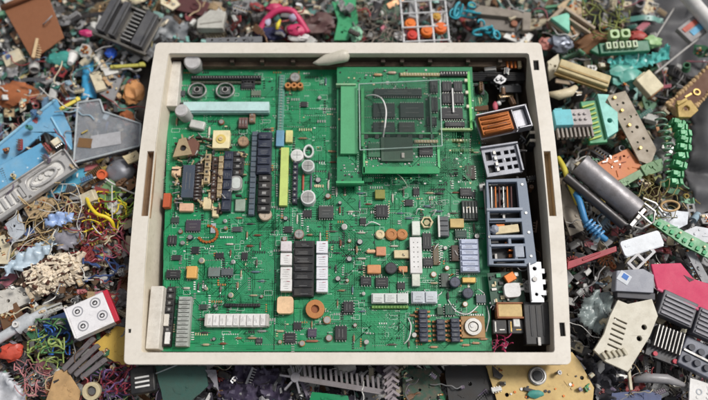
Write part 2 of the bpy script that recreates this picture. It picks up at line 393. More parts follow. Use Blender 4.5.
def C(name, cx, cy, w_, h_, ht, mm, bevel=.35, rz=0, root=None, zb=ZB, fn=None, origin=None):
    """component: px box -> soldered part of the board; fn(mb, w, h, ht) draws extra shape"""
    root = root or board; o_ = origin if origin is not None else BC
    p, s, hy = comp_frame(cx, cy, w_, h_, zb + ht)
    m = MB(mm); W = w_ * s; H = hy
    if fn: fn(m, W, H, ht)
    else: m.box(0, 0, 0, W, H, ht)
    o = m.obj(name, root, bevel=bevel); o.location = Vector((p.x, p.y, zb * U)) - o_
    o.rotation_euler = (0, 0, R(rz)); return o, W, H
def sub(par, name, m, bevel=0): return m.obj(name, par, bevel=bevel)
def ic(cx, cy, w_, h_, ht=3, mm=None, side='x', rz=0, mark=True, **k):
    """dual-row chip with legs"""
    mm = mm or CHIP
    o, W, H = C('chip', cx, cy, w_, h_, ht, mm, .25, rz, fn=lambda m, W, H, t: m.box(0, 0, .7, W, H, t - .7, taper=.15), **k)
    m = MB(TIN)
    if 'y' in side:
        n = max(3, int(H / 2.4))
        for i in range(n):
            y = -H / 2 + (i + .5) * H / n
            for s in (-1, 1): m.box(s * (W / 2 + .5), y, 0, 1.6, .9, ht * .55)
    if 'x' in side:
        n = max(3, int(W / 2.4))
        for i in range(n):
            x = -W / 2 + (i + .5) * W / n
            for s in (-1, 1): m.box(x, s * (H / 2 + .5), 0, .9, 1.6, ht * .55)
    sub(o, 'pins', m)
    if mark:
        m = MB(mat((120, 120, 118), rough=.6, bump=0)); 
        for j in range(2): 
            if W > H: m.box(rb.uniform(-.5, .5), -H * .16 + j * H * .3, ht, W * rb.uniform(.4, .65), .4, .06)
            else: m.box(-W * .16 + j * W * .3, rb.uniform(-.5, .5), ht, .4, H * rb.uniform(.4, .65), .06)
        sub(o, 'marking', m)
    return o
def res(cx, cy, l, d_, c, hor=True, **k):
    o, W, H = C('resistor', cx, cy, l if hor else d_, d_ if hor else l, d_, mat(c, rough=.4, dirt=.25), 0, fn=lambda m, W, H, t: (m.tube([(-W / 2, 0, t / 2), (-W * .38, 0, t / 2), (W * .38, 0, t / 2), (W / 2, 0, t / 2)], [t * .3, t * .5, t * .5, t * .3], 8) if hor else m.tube([(0, -H / 2, t / 2), (0, -H * .38, t / 2), (0, H * .38, t / 2), (0, H / 2, t / 2)], [t * .3, t * .5, t * .5, t * .3], 8)), **k)
    m = MB(TIN); a = (W if hor else H) / 2
    e = (lambda q: (q, 0)) if hor else (lambda q: (0, q))
    for s in (-1, 1): m.tube([(*e(s * a * .9), d_ / 2), (*e(s * (a + 1.6)), d_ / 2), (*e(s * (a + 1.8)), 0)], .3, 5)
    sub(o, 'lead', m); return o
def can(cx, cy, r, ht, c, top=TIN, name='capacitor', **k):
    o, W, H = C(name, cx, cy, 2 * r, 2 * r, ht, c if not isinstance(c, tuple) else mat(c), .5, fn=lambda m, W, H, t: m.cyl(0, 0, 0, W / 2, t, 20), **k)
    m = MB(top); m.cyl(0, 0, ht - .1, W * .40, .4, 20); m.mi(CHIP)
    if r > 4: m.box(0, 0, ht + .3, W * .6, .35, .06); m.box(0, 0, ht + .3, .35, W * .6, .061)
    sub(o, 'top', m, .0); return o
def disc(cx, cy, r, c, **k):
    o, W, H = C('disc_capacitor', cx, cy, 2 * r, 2 * r, 4, c, .5, fn=lambda m, W, H, t: (m.cyl(0, 0, 1.2, W / 2, 2, 18, W * .46), m.mi(c), m.ring(0, 0, 3.1, W * .4, W * .2, .8)), **k); return o
def rowblock(cx, cy, w_, h_, ht, mm, n, along='x', pinm=None, name='connector', **k):
    """moulded block of n cells split by grooves"""
    def fn(m, W, H, t):
        m.box(0, 0, 0, W, H, t * .8)
        for i in range(n):
            if along == 'x': m.box(-W / 2 + (i + .5) * W / n, 0, t * .8, W / n * .8, H * .86, t * .2)
            else: m.box(0, -H / 2 + (i + .5) * H / n, t * .8, W * .86, H / n * .8, t * .2)
    o, W, H = C(name, cx, cy, w_, h_, ht, mm, .2, fn=fn, **k)
    if n <= 16 and ht > 4.5:
        dark = mm in (BLACK, NAVY, CHIP); m = MB(mat((130, 130, 130) if dark else (96, 92, 92), rough=.6, bump=0, dirt=.1)); cw, ch = (W / n, H) if along == 'x' else (W, H / n)
        for i in range(n):
            ox, oy = (-W / 2 + (i + .5) * W / n, 0) if along == 'x' else (0, -H / 2 + (i + .5) * H / n)
            for q in range(rb.choice((1, 2, 2, 3))):
                if cw > ch: m.box(ox + rb.uniform(-.08, .08) * cw, oy + (q - 1) * ch * .2, ht, cw * rb.uniform(.25, .6), .3, .05)
                else: m.box(ox + (q - 1) * cw * .2, oy + rb.uniform(-.1, .1) * ch, ht, .3, ch * rb.uniform(.2, .5), .05)
        sub(o, 'marking', m)
    if pinm:
        m = MB(pinm)
        for i in range(n):
            if along == 'x': m.box(-W / 2 + (i + .5) * W / n, 0, ht, W / n * .3, H * .3, .5)
            else: m.box(0, -H / 2 + (i + .5) * H / n, ht, W * .3, H / n * .3, .5)
        sub(o, 'pins', m)
    return o

BRASS = mat((206, 184, 146), rough=.32, metal=.55, dirt=.5, dirtc=(80, 60, 42))
# --- upper left of the board
for x in (197, 225):
    o, W, H = C('trimmer', x, 90, 19, 17, 5, TIN, .3, fn=lambda m, W, H, t: m.ring(0, 0, 0, W / 2, W / 2 - 1.6, t, sy=.92))
    m = MB(mat((92, 96, 96), rough=.5)); m.box(0, 0, 0, 11, 9, 4.4); m.mi(TIN); m.ring(0, .6, 4.4, 3.6, 2.4, 1.4); m.mi(HOLE); m.cyl(0, .6, 4.4, 2.2, .7); sub(o, 'core', m, .2)
rowblock(226, 77, 70, 4, 4, BLACK, 26, pinm=TIN)
rowblock(226, 82, 70, 2.4, 3, mat((60, 64, 50)), 20)
o, W, H = C('heat_bar', 226, 106, 86, 9, 9, mat((190, 220, 218), rough=.4, dirt=.25), .4)
m = MB(mat((150, 190, 186))); m.box(0, -H / 2 - .8, 1, W, 1, 6); sub(o, 'lip', m)
ic(248, 84, 14, 8, 3); ic(256, 93, 10, 5, 2, mm=mat((105, 120, 100)))
can(243, 141, 5.5, 6, (150, 120, 95), top=mat((172, 140, 110))); 
rowblock(243, 122, 9, 10, 5, mat((120, 90, 85)), 3, 'x', TIN); rowblock(252, 117, 6, 10, 5, mat((150, 120, 100)), 2, 'y', TIN)
# gold-coloured cluster
o, W, H = C('coil', 183, 147, 19, 20, 9, BRASS, .6, fn=lambda m, W, H, t: (m.prism([(-W / 2, -H / 2), (W / 2, -H * .35), (W * .1, H / 2), (-W * .25, H * .4)], 0, t, [circ(0, -1, 3.4)]), m.mi(BLACK), m.cyl(0, -1, 0, 3, t * .7)))
m = MB(mat((112, 74, 60), rough=.6)); m.prism([(5, -10), (14, -8), (16, 6), (10, 12), (3, 8)], 0, 7); sub(o, 'bracket', m, .5)
o, W, H = C('switch', 221, 139, 17, 18, 8, mat((236, 222, 176), rough=.4, dirt=.25), .6)
m = MB(mat((226, 200, 110))); m.cyl(0, 0, 8, 5.2, .8, 20); m.mi(CREAM); m.cyl(0, 0, 8.8, 2.2, 1.6, 12); m.mi(AMBER); m.box(0, 0, 10.4, 2.6, .7, .3); sub(o, 'dial', m, .2)
C('terminal', 176, 171, 9, 9, 7, mat((232, 196, 160)), .7)
ic(188, 181, 12, 33, 9, mm=mat((72, 82, 96), rough=.25), side='y'); 
rowblock(198, 181, 8, 38, 7, mat((52, 38, 34), rough=.5), 11, 'y', TIN)
rowblock(207, 168, 6, 30, 9, BRASS, 4, 'y', BLACK); rowblock(214, 178, 6, 44, 6, mat((66, 44, 34)), 7, 'y', TIN)
rowblock(220, 176, 5, 42, 8, BRASS, 6, 'y'); C('terminal', 207, 203, 8, 12, 6, CREAM, .6); C('terminal', 215, 212, 6, 9, 7, CREAM, .8)
C('terminal', 186, 207, 14, 8, 6, mat((226, 180, 150)), .8)
C('bracket', 166.5, 200, 7, 14, 8, mat((186, 84, 46), rough=.55), .4)
rowblock(227, 180, 9, 60, 9, NAVY, 6, 'y', None, 'relay'); rowblock(238, 163, 11, 25, 7, BLACK, 4, 'y', TIN)
o, W, H = C('crystal', 236, 183, 12, 15, 6, TIN, .8, fn=lambda m, W, H, t: (m.prism(rrect(-W / 2, -H / 2, W / 2, H / 2, 5), 0, t), m.mi(mat((200, 205, 200))), m.prism(rrect(-W / 2 + 2, -H / 2 + 2, W / 2 - 2, H / 2 - 2, 3.4), t, t + .6)))
C('terminal', 240, 205, 10, 12, 4, mat((150, 165, 150), rough=.5), .7)
rowblock(253, 172, 6, 84, 6, mat((86, 100, 112)), 16, 'y', None); rowblock(264, 152, 14, 42, 10, NAVY, 5, 'y', None, 'relay'); rowblock(264, 193, 13, 38, 10, BLACK, 5, 'y', TIN, 'relay')
can(265, 214, 6.5, 6, (190, 170, 150), top=mat((205, 188, 168)))
C('fuse', 197, 124, 15, 8, 7, mat((196, 196, 190), rough=.35), 1.2, rz=-12)
res(209, 131, 9, 2.5, (210, 200, 180), False)
ic(193, 225.5, 15, 11, 3, mm=mat((62, 56, 70)), side='x'); ic(172, 240, 9, 9, 3)
m = MB(COPPER); 
o, W, H = C('wire_link', 208, 230, 24, 18, 2, COPPER, 0, fn=lambda m, W, H, t: [m.cyl(W * .4 * math.cos(a_), -4 + H * .45 * math.sin(a_), 0, 1.5, 2.2, 8) for a_ in [k * .32 - 2.6 for k in range(14)]])
C('wire_link', 213, 228, 5, 10, 2, mat((160, 170, 175)), .4)
BRASS = mat((206, 184, 146), rough=.32, metal=.55, dirt=.5, dirtc=(80, 60, 42)); BRN = mat((62, 40, 32), rough=.5, dirt=.4)
for g, (gx0, gy0, gx1, gy1) in enumerate(((174, 134, 200, 162), (196, 136, 214, 172), (174, 160, 184, 206), (200, 160, 224, 186), (200, 186, 224, 214), (226, 146, 244, 200))):
    def fn(m, W, H, t):
        for _ in range(22):
            m.mi(rb.choice((BRASS, BRASS, BRN, CHIP, TIN))); hor = rb.random() < .4; l_ = rb.uniform(3, 9)
            m.box(rb.uniform(-W / 2, W / 2), rb.uniform(-H / 2, H / 2), rb.uniform(0, 5), l_ if hor else rb.uniform(.8, 2), rb.uniform(.8, 2) if hor else l_, rb.uniform(2, 5.5), rb.choice((0, 0, 0, 12, -20, 40)))
    C('switch_contacts', (gx0 + gx1) / 2, (gy0 + gy1) / 2, gx1 - gx0, gy1 - gy0, 6, BRASS, .2, fn=fn)
# lower left
C('film_capacitor', 191.5, 272, 10, 12, 7, mat((222, 170, 96), rough=.4, dirt=.2), .6); ic(173, 274, 14, 8, 4, side='x'); ic(214, 272, 12, 9, 4, mm=mat((110, 122, 118))); ic(227, 272, 12, 7, 4, mm=mat((84, 92, 96)))
rowblock(168.5, 316, 8, 60, 8, BLACK, 9, 'y', TIN); rowblock(183, 321, 13, 50, 10, mat((168, 172, 166), rough=.45), 12, 'y', None)
C('terminal', 166, 320, 5, 12, 10, OFFW, .5); C('terminal', 167, 338, 5, 12, 10, WHITE, .5)
rowblock(242, 305, 36, 3.4, 4, BLACK, 14); rowblock(236, 320, 61, 13, 9, WHITE, 9, 'x', None)
for x in (206, 267): C('terminal', x, 320, 3, 12, 9.6, mat((190, 186, 180)), .4)
ic(259, 349 - 8, 7, 5, 2); res(252, 338, 8, 2.2, (170, 140, 110)); res(262, 331, 8, 2.2, (150, 150, 150))
ic(290, 338, 11, 10, 3, side='xy'); ic(312, 333, 9, 8, 3, mm=mat((70, 60, 84))); ic(341, 333, 12, 14, 4); res(312, 341, 12, 2.4, (160, 100, 80)); can(329, 338, 3.5, 4, (140, 90, 70))
# centre
o, W, H = C('label_strip', 284, 176, 8, 58, 6, mat((196, 214, 120), rough=.45, dirt=.2), .3)
C('terminal', 280, 138, 8, 16, 5, mat((110, 160, 190)), .5); C('terminal', 289, 136, 7, 12, 5, mat((218, 212, 140)), .5)
rowblock(281, 105, 6, 62, 3, mat((92, 150, 132)), 22, 'y', TIN)
rowblock(295, 178, 5, 50, 7, mat((40, 44, 60)), 9, 'y', TIN)
can(297, 155, 6.5, 8, WHITE, top=mat((214, 214, 210))); can(308, 165.5, 6.5, 9, (205, 210, 208)); can(308, 197, 7.5, 10, (220, 222, 220))
C('inductor_ring', 308.5, 151, 11, 15, 4, mat((216, 220, 216), rough=.4), .4, fn=lambda m, W, H, t: m.ring(0, 0, 0, W / 2, W / 2 - 2, t, sy=1.3))
res(303, 182, 16, 2.4, (170, 80, 60), False); res(311, 182, 14, 2.2, (90, 90, 110), False)
o, W, H = C('coil', 294, 85, 22, 9, 7, AMBER, .5, fn=lambda m, W, H, t: [m.ring(-W * .28 + i * W * .28, 0, 0, 3.4, 1.4, t) for i in range(3)])
can(295, 77, 5.5, 7, (120, 108, 88))
# big black chip with white blocks on both sides
o = rowblock(303.5, 268, 21, 56, 8, BLACK, 7, 'y', None, 'relay'); 
for x, y in ((286, 259), (286, 273), (286, 285), (322, 247), (322, 260.5), (322, 273), (322, 286)):
    o, W, H = C('terminal', x, y, 11.5, 12, 9, WHITE if x < 300 else mat((226, 226, 232), rough=.45, dirt=.2), .5)
    m = MB(mat((110, 104, 108), rough=.6, bump=0)); [m.box(rb.uniform(-1, 1), -3.5 + 2.2 * q, 9, rb.uniform(3, 7), .3, .05) for q in range(4)]; m.mi(mat((170, 70, 90))); m.box(2, 3.6, 9, 3, .5, .06); sub(o, 'marking', m)
C('terminal', 286, 246, 11, 10, 9, mat((222, 214, 216)), .5)
can(299, 234, 5, 5, (150, 120, 110)); ic(326, 212, 15, 12, 4, mm=mat((62, 66, 66)))
C('film_capacitor', 285, 305, 16, 17, 8, mat((238, 200, 158), rough=.45), 1.0, fn=lambda m, W, H, t: m.prism(rrect(-W / 2, -H / 2, W / 2, H / 2, 3), 0, t)); 
o, W, H = C('coil', 315, 309, 19, 19, 6, AMBER, .6, fn=lambda m, W, H, t: (m.ring(0, 0, 0, W / 2, W / 4.6, t, 22), m.mi(mat((150, 88, 48))), m.cyl(0, 0, 0, W / 4.4, t * .5)))
can(327, 320, 4, 4, (170, 120, 80)); ic(348.5, 307, 10, 11, 5, side='xy')
ic(382, 211, 12, 12, 4, side='xy'); C('terminal', 380, 194, 10, 9, 5, mat((140, 140, 66)), .5); 
for x, y, r_, c in ((380, 234, 5, CREAM), (391.5, 234, 6.5, AMBER), (402, 234, 6, AMBER)): disc(x, y, r_, c)
C('film_capacitor', 381, 251, 10, 9, 5, mat((206, 142, 106)), .8); res(371, 251, 9, 4, (236, 190, 150)); C('film_capacitor', 403, 254, 18, 8, 5, CREAM, .6); res(403, 254, 8, 3, (190, 70, 50))
C('film_capacitor', 374, 269, 14, 9, 6, mat((210, 146, 98)), 1.2); can(391, 268, 6, 8, CHIP, top=mat((60, 60, 66))); C('film_capacitor', 403, 269, 9, 6, 5, mat((204, 140, 98)), .8)
ic(366, 281, 11, 8, 3); ic(382, 282, 13, 9, 3)
o = rowblock(390, 298, 37, 10, 8, mat((208, 212, 208), rough=.4, dirt=.2), 3, 'x', None); rowblock(424.5, 297, 26, 12, 8, mat((200, 206, 212), rough=.35), 2, 'x', None)
rowblock(390, 307, 37, 3, 4, mat((104, 150, 72)), 12); 
# lattice of test points
o, W, H = C('test_pad_field', 385, 325, 34, 24, .6, TR1, 0, fn=lambda m, W, H, t: [m.cyl(-W / 2 + i * W / 9, -H / 2 + j * H / 6, 0, .7, t, 7) for i in range(10) for j in range(7)])
C('terminal', 416, 228, 8, 14, 6, mat((220, 225, 215)), .5); o, W, H = C('connector', 416, 255, 12, 36, 8, WHITE, .5)
m = MB(mat((120, 120, 120)));  [m.box(dx, -12 + 5 * k, 8, .9, .9, .3) for dx in (-2, 2) for k in range(6)]; sub(o, 'holes', m); C('terminal', 416, 279, 8, 14, 6, mat((216, 220, 205)), .5)
o, W, H = C('inductor_ring', 427, 222, 13, 13, 4, CREAM, .3, fn=lambda m, W, H, t: m.ring(0, 0, 0, W / 2, W / 2 - 1.7, t, 6)); m = MB(mat((180, 170, 130))); m.cyl(0, 0, 0, 3, 2.5, 10); sub(o, 'core', m)
rowblock(444, 226, 10, 20, 7, mat((96, 100, 104)), 4, 'y', None); C('terminal', 439, 226, 2, 22, 8, TIN, .2); C('film_capacitor', 457, 223, 14, 9, 6, mat((206, 178, 116)), .6); ic(461, 234, 12, 8, 4, mm=mat((34, 66, 58)))
o = rowblock(470, 255, 19, 33, 9, mat((188, 196, 218), rough=.35, dirt=.15), 6, 'y', None); ic(455, 253, 7, 16, 5, mm=mat((70, 52, 42)), side='y')
ic(427, 241, 9, 16, 4, side='x'); ic(428, 262, 10, 8, 4); ic(436, 255, 6, 20, 3, mm=mat((110, 96, 70)), side='y')
rowblock(470, 210, 16, 20, 6, mat((48, 58, 54)), 5, 'x', TIN)
can(455, 282, 5.5, 9, NAVY, top=mat((80, 84, 100))); ic(445, 280, 8, 14, 4, mm=mat((80, 90, 84)), side='y'); C('film_capacitor', 469, 280, 14, 6, 5, GOLD, 1.0); can(468, 293, 5.5, 9, NAVY, top=mat((70, 74, 90))); ic(481, 299, 10, 8, 4, mm=mat((90, 100, 104)))
ic(450, 310, 10, 10, 4, mm=mat((30, 80, 60)), side='xy'); C('disc_capacitor', 440, 311, 6, 8, 4, mat((60, 90, 70)), .5)
for x, y, h_ in ((423.5, 325.5, 33), (441, 330, 22), (455.5, 330, 24)):
    o = rowblock(x, y, 9, h_, 8, NAVY, int(h_ / 4.6), 'y', None, 'resistor_array'); m = MB(AMBER)
    n = int(h_ / 4.4)
    for i in range(n):
        for s in (-1, 1): m.box(s * 6, -h_ / 2 + (i + .5) * h_ / n, 0, 3, 1.8, 3)
    sub(o, 'pins', m)
o, W, H = C('trimmer', 473, 327, 24, 22, 3, mat((168, 130, 84)), .6); m = MB(TIN); m.ring(0, 0, 3, 8.5, 5, 2.5); m.cyl(0, 0, 3, 4.5, 1.6, 14); m.mi(WHITE); m.cyl(-1, 1, 4.6, 2, .8, 10); sub(o, 'core', m, .3)
for x, y in ((476, 343), (484, 339), (466, 345), (434, 347)): res(x, y, 7, 2.2, (190, 150, 120))
# plain resistors, small chips and cans scattered in tidy groups
taken = []
for o_ in list(board.children):
    if o_.name.startswith('board'): continue
    bb = o_.data.vertices; xs = [v.co.x for v in bb]; ys = [v.co.y for v in bb]
    taken.append((o_.location.x + min(xs), o_.location.y + min(ys), o_.location.x + max(xs), o_.location.y + max(ys)))
def free(px, py, r_):
    p = P(px, py, ZB * U) - BC; q = r_ * U
    return all(not (p.x + q > a and p.x - q < c and p.y + q > b and p.y - q < d_) for a, b, c, d_ in taken)
cols = [(150, 120, 90), (180, 166, 136), (120, 70, 50), (96, 116, 128), (60, 60, 60), (200, 194, 180), (90, 84, 76)]
nres = nic = ncan = 0
for _ in range(2600):
    x, y = rb.uniform(174, 480), rb.uniform(190 if rb.random() < .8 else 78, 345)
    if 335 < x < 476 and y < 190: continue
    k = rb.random()
    if k < .55 and nres < 80 and free(x, y, 4.5):
        hor = rb.random() < .6; res(x, y, rb.uniform(5, 8), rb.uniform(1.6, 2.4), rb.choice(cols), hor); nres += 1; r_ = 4
    elif k < .8 and nic < 42 and free(x, y, 6):
        ic(x, y, rb.uniform(6, 9), rb.uniform(5, 8), 2.4, side=rb.choice('xy'), mark=False, mm=rb.choice((CHIP, CHIP, mat((66, 70, 74)), mat((46, 60, 56))))); nic += 1; r_ = 6
    elif k > .8 and ncan < 36 and free(x, y, 4):
        can(x, y, rb.uniform(1.6, 3), rb.uniform(3, 5), rb.choice((NAVY, CHIP, AMBER, CREAM, TIN, WHITE, (150, 90, 60)))); ncan += 1; r_ = 3
    else: continue
    p = P(x, y, ZB * U) - BC; q = r_ * U; taken.append((p.x - q, p.y - q, p.x + q, p.y + q))
# loose white wires soldered to the board
def bwire(pts, c=WHITE, r=.6, root=None, org=None, name='jumper_wire'):
    org = org if org is not None else BC
    q = [(P(x, y, (z + (14 if root is None else 10)) * U) - org) / U for x, y, z in pts]
    m = MB(c); m.tube(spline(q, 6), r, 6); return m.obj(name, root or board, smooth=True)
bwire([(408, 318, 21), (411, 326, 25), (409, 338, 25), (404, 344, 21)]); bwire([(448, 300, 21), (456, 311, 25), (468, 314, 25), (478, 306, 21)]); bwire([(487, 306, 21), (489, 318, 24), (486, 332, 21)])
bwire([(424, 210, 21), (418, 209, 26), (416, 214, 21)]); bwire([(430, 212, 21), (436, 210, 26), (432, 216, 21)]); bwire([(365, 226, 21), (372, 222, 25), (380, 225, 21)])
bwire([(395, 172, 30), (402, 178, 32), (407, 187, 28), (398, 190, 22)], mat((170, 180, 160)))

for _ in range(26):   # thin cream loops and bent leads between the parts on the right half
    x, y = rb.uniform(300, 480), rb.uniform(200, 340); dx, dy = rb.uniform(-9, 9), rb.uniform(-7, 7)
    bwire([(x, y, 21), (x + dx * .3, y + dy * .2 - 1, 26), (x + dx * .8, y + dy * .7, 26), (x + dx, y + dy, 21)], rb.choice((CREAM, TIN, WHITE, COPPER, BLACK)), rb.uniform(.3, .5), name='bent_lead')
# --- stacked daughter boards (upper right of the main board)
def pcb_thing(name, label, px4, z, th=1.6, pm=PCB, tr=80, pd=80, edge=None, seed=1):
    root = empty(name, label, 'circuit board'); cx = avg(*[p[0] for p in px4]); cy = avg(*[p[1] for p in px4])
    org = P(cx, cy, z * U); root.location = org
    poly = [tuple(((P(x, y, z * U) - org) / U)[:2]) for x, y in px4]
    conv = lambda x, y: tuple(((P(x, y, z * U) - org) / U)[:2])
    m = MB(pm); m.prism(poly, -th, 0)
    r_ = random.Random(seed); x0, x1 = min(p[0] for p in px4) + 2, max(p[0] for p in px4) - 2; y0, y1 = min(p[1] for p in px4) + 2, max(p[1] for p in px4) - 2
    traces(m, x0, y0, x1, y1, tr, r_, conv); pads(m, x0, y0, x1, y1, pd, r_, conv)
    for _ in range(pd):
        a = conv(r_.uniform(x0, x1), r_.uniform(y0, y1)); m.mi(r_.choice((BLACK, CREAM, TIN, CHIP, TIN))); m.box(a[0], a[1], 0, r_.uniform(.8, 2.5), r_.uniform(.8, 2), .7)
    m.obj('board', root)
    return root, org
DPCB = mat((20, 84, 58), rough=.35, dirt=.5, dirtc=(22, 50, 40))
LPCB = mat((88, 168, 118), rough=.35, dirt=.35, dirtc=(50, 130, 84))
rA, oA = pcb_thing('daughter_board', 'green upper board with a row of solder parts, raised over the main board', [(337, 67), (472, 67), (475, 130), (443, 132), (440, 150), (362, 152), (362, 186), (337, 186)], 45, pm=mat((36, 132, 86), rough=.35, dirt=.5, dirtc=(20, 92, 60)), tr=180, pd=200, seed=5)
def CA(name, *a, **k): return C(name, *a, root=rA, zb=45, origin=oA, **k)
CA('cover_strip', 349, 118, 17, 70, 5, LPCB, bevel=.4); CA('edge_strip', 362.5, 116, 3, 60, 6, mat((80, 190, 120)), bevel=.3)
kA = dict(root=rA, zb=45, origin=oA)
rowblock(422, 74, 44, 3, 3, mat((190, 175, 130)), 16, 'x', TIN, **kA); rowblock(454, 73, 28, 5, 4, BLACK, 10, 'x', TIN, **kA)
res(378, 74, 8, 3, (200, 160, 120), **kA); res(392, 72, 8, 3, (200, 170, 150), **kA); res(347, 92, 10, 2.4, (190, 150, 110), **kA)
ic(398, 92, 48, 7, 4, mm=mat((44, 56, 54)), side='x', **kA); ic(384, 110, 22, 14, 3, mm=mat((40, 54, 52)), side='x', **kA); ic(412, 110, 24, 15, 3, mm=mat((40, 54, 52)), side='x', **kA)
ic(384, 128, 22, 12, 3, mm=mat((40, 54, 52)), side='x', **kA); ic(407, 128, 16, 12, 3, mm=mat((60, 66, 62)), side='x', **kA)
for x, y, w_, h_ in ((447, 86, 10, 10), (458, 86, 9, 10), (447, 98, 10, 10), (459, 98, 10, 10), (452, 113, 22, 11), (434, 86, 8, 12), (434, 104, 8, 14), (432, 121, 10, 8), (455, 124, 20, 5)):
    ic(x, y, w_, h_, 3.5, side='x', **kA)
CA('divider', 453, 100, 1.4, 24, 6, WHITE, bevel=0); CA('edge_strip', 470, 100, 2.6, 58, 4, mat((110, 205, 110)), bevel=.2); CA('edge_strip', 456, 129, 32, 2, 4, mat((160, 190, 130)), bevel=.2)
for x, y in ((466, 80), (467, 92), (468, 106)): CA('terminal', x, y, 3, 3, 4, mat((220, 215, 190)), bevel=.3)
bwire([(366, 96, 37), (374, 95, 42), (382, 99, 45), (386, 110, 46), (385, 125, 46), (383, 138, 42)], WHITE, .9, rA, oA)
# lower small board standing off in front
rB, oB = pcb_thing('daughter_board', 'small bright green board with thick lower edge, clipped below the raised upper board', [(362, 138), (440, 138), (440, 172), (362, 174)], 50, pm=mat((40, 140, 92), rough=.3, dirt=.4, dirtc=(24, 100, 66)), tr=60, pd=50, seed=9)
kB = dict(root=rB, zb=50, origin=oB)
C('edge_strip', 401, 170, 77, 7, 2, mat((40, 150, 92), rough=.35), bevel=.3, **kB); C('edge_strip', 438.5, 153, 2.4, 30, 2, mat((96, 196, 130)), bevel=.2, **kB)
C('cover', 397, 149, 32, 24, 3, mat((84, 110, 92), rough=.3), bevel=.4, **kB); ic(426, 150, 14, 10, 3, **kB); ic(374, 150, 12, 14, 3, mm=mat((50, 110, 78)), **kB)
rowblock(426, 141, 24, 3, 3, CREAM, 8, 'x', TIN, **kB); C('terminal', 403, 155, 3, 5, 5, OFFW, bevel=.5, **kB)
# clear cover lying over the two
cv = empty('clear_cover', 'thin clear plastic cover lying over the stacked upper boards', 'cover'); oC = P(400, 112, 56 * U); cv.location = oC
m = MB(CLEAR); q = [tuple(((P(x, y, 56 * U) - oC) / U)[:2]) for x, y in ((359, 84), (440, 80), (442, 146), (360, 150))]
m.prism(q, -.8, 0); m.obj('pane', cv)
m = MB(mat((190, 215, 205), rough=.2, alpha=.7)); 
for i in range(4):
    a, b = q[i], q[(i + 1) % 4]; m.rod((a[0], a[1], .3), (b[0], b[1], .3), .6, 6)
m.obj('rim', cv)
q2 = [tuple(((P(x, y, 56 * U) - oC) / U)[:2]) for x, y in ((384, 128), (416, 127), (417, 158), (384, 160))]
m = MB(CLEAR); m.prism(q2, .4, 1.1); m.obj('flap', cv)
for x, y, w_, h_, cc in ((400, 133, 78, 1.6, (96, 190, 130)), (350, 182, 28, 2.4, (70, 176, 116)), (364, 160, 1.8, 26, (90, 186, 124)), (346, 84, 20, 1.6, (150, 190, 150)), (431, 120, 1.6, 54, (80, 120, 100))):
    CA('edge_strip', x, y, w_, h_, 7, mat(cc, rough=.3), bevel=.2)
for k in range(7): CA('riser', 366 + k * 11, 136, 4, 5, 6, mat((60, 70, 64)), bevel=.3)
# edge board lower step, right of the stack
rowblock(463, 150, 22, 3, 4, mat((90, 130, 80)), 8); rowblock(456, 140, 30, 3, 4, mat((150, 165, 110)), 10, 'x', TIN); ic(452, 166, 12, 16, 4, mm=mat((24, 60, 44))); ic(470, 172, 10, 14, 4, mm=mat((60, 52, 44)), side='y'); ic(466, 192, 12, 8, 4)
HERO.append((400, 120, 'the stacked boards'))

# ---------------------------------------------------------------- things along the top inside the tray
def single(m, name, label, cat, bevel=0, smooth=False, group=None): return tag(m.obj(name, None, bevel, smooth), label, cat, group)
def capT(label, px, py, z, r, h, rx=0, ry=0):
    t = empty('capacitor', label, 'capacitor'); m = MB(mat((176, 174, 172), rough=.5)); m.cyl(0, 0, -h, r, h, 22); m.obj('sleeve', t, bevel=1.2)
    m = MB(mat((200, 198, 198), rough=.4)); m.cyl(0, 0, 0, r * .86, .5, 22); m.obj('top', t, bevel=.3); return place(t, px, py, z, 0, rx, ry)
capT('grey upright can with pale top in the upper left tray corner', 192, 61, 52, 8.5, 22, 10, 0)
capT('small grey can beside the left end of the pale blue bar', 181, 110, 50, 7, 18, 0, -8)
m = MB(mat((206, 200, 184), rough=.35, dirt=.3)); m.tube([(-20, -5, 0), (-15, -4.4, 0), (-6, -1, 0), (10, 3.4, 0), (15, 3.6, 0), (17, 3, 0)], [.6, 3, 6, 7, 6, 3], 14)
place(single(m, 'plastic_scoop', 'pale olive plastic scoop lying across the top inner edge of the tray', 'plastic piece', smooth=True), 333, 58.5, 54)
# ---------------------------------------------------------------- loose modules in the right-hand part of the tray
def poly_local(pts, z):
    cx = avg(*[p[0] for p in pts]); cy = avg(*[p[1] for p in pts]); o, t = PT(cx, cy, z * U)
    return cx, cy, o, t, [tuple(((P(x, y, z * U) - o) / U)[:2]) for x, y in pts]
def at_poly(o, pts, z):      # an item whose mesh is drawn from a pixel outline at height z
    cx, cy, org, t, q = poly_local(pts, z); o.location = org; return o
GREYB = mat((112, 124, 142), rough=.4, dirt=.35, dirtc=(160, 165, 170)); GREYL = mat((158, 166, 180), rough=.4, dirt=.3)
rw = random.Random(12)
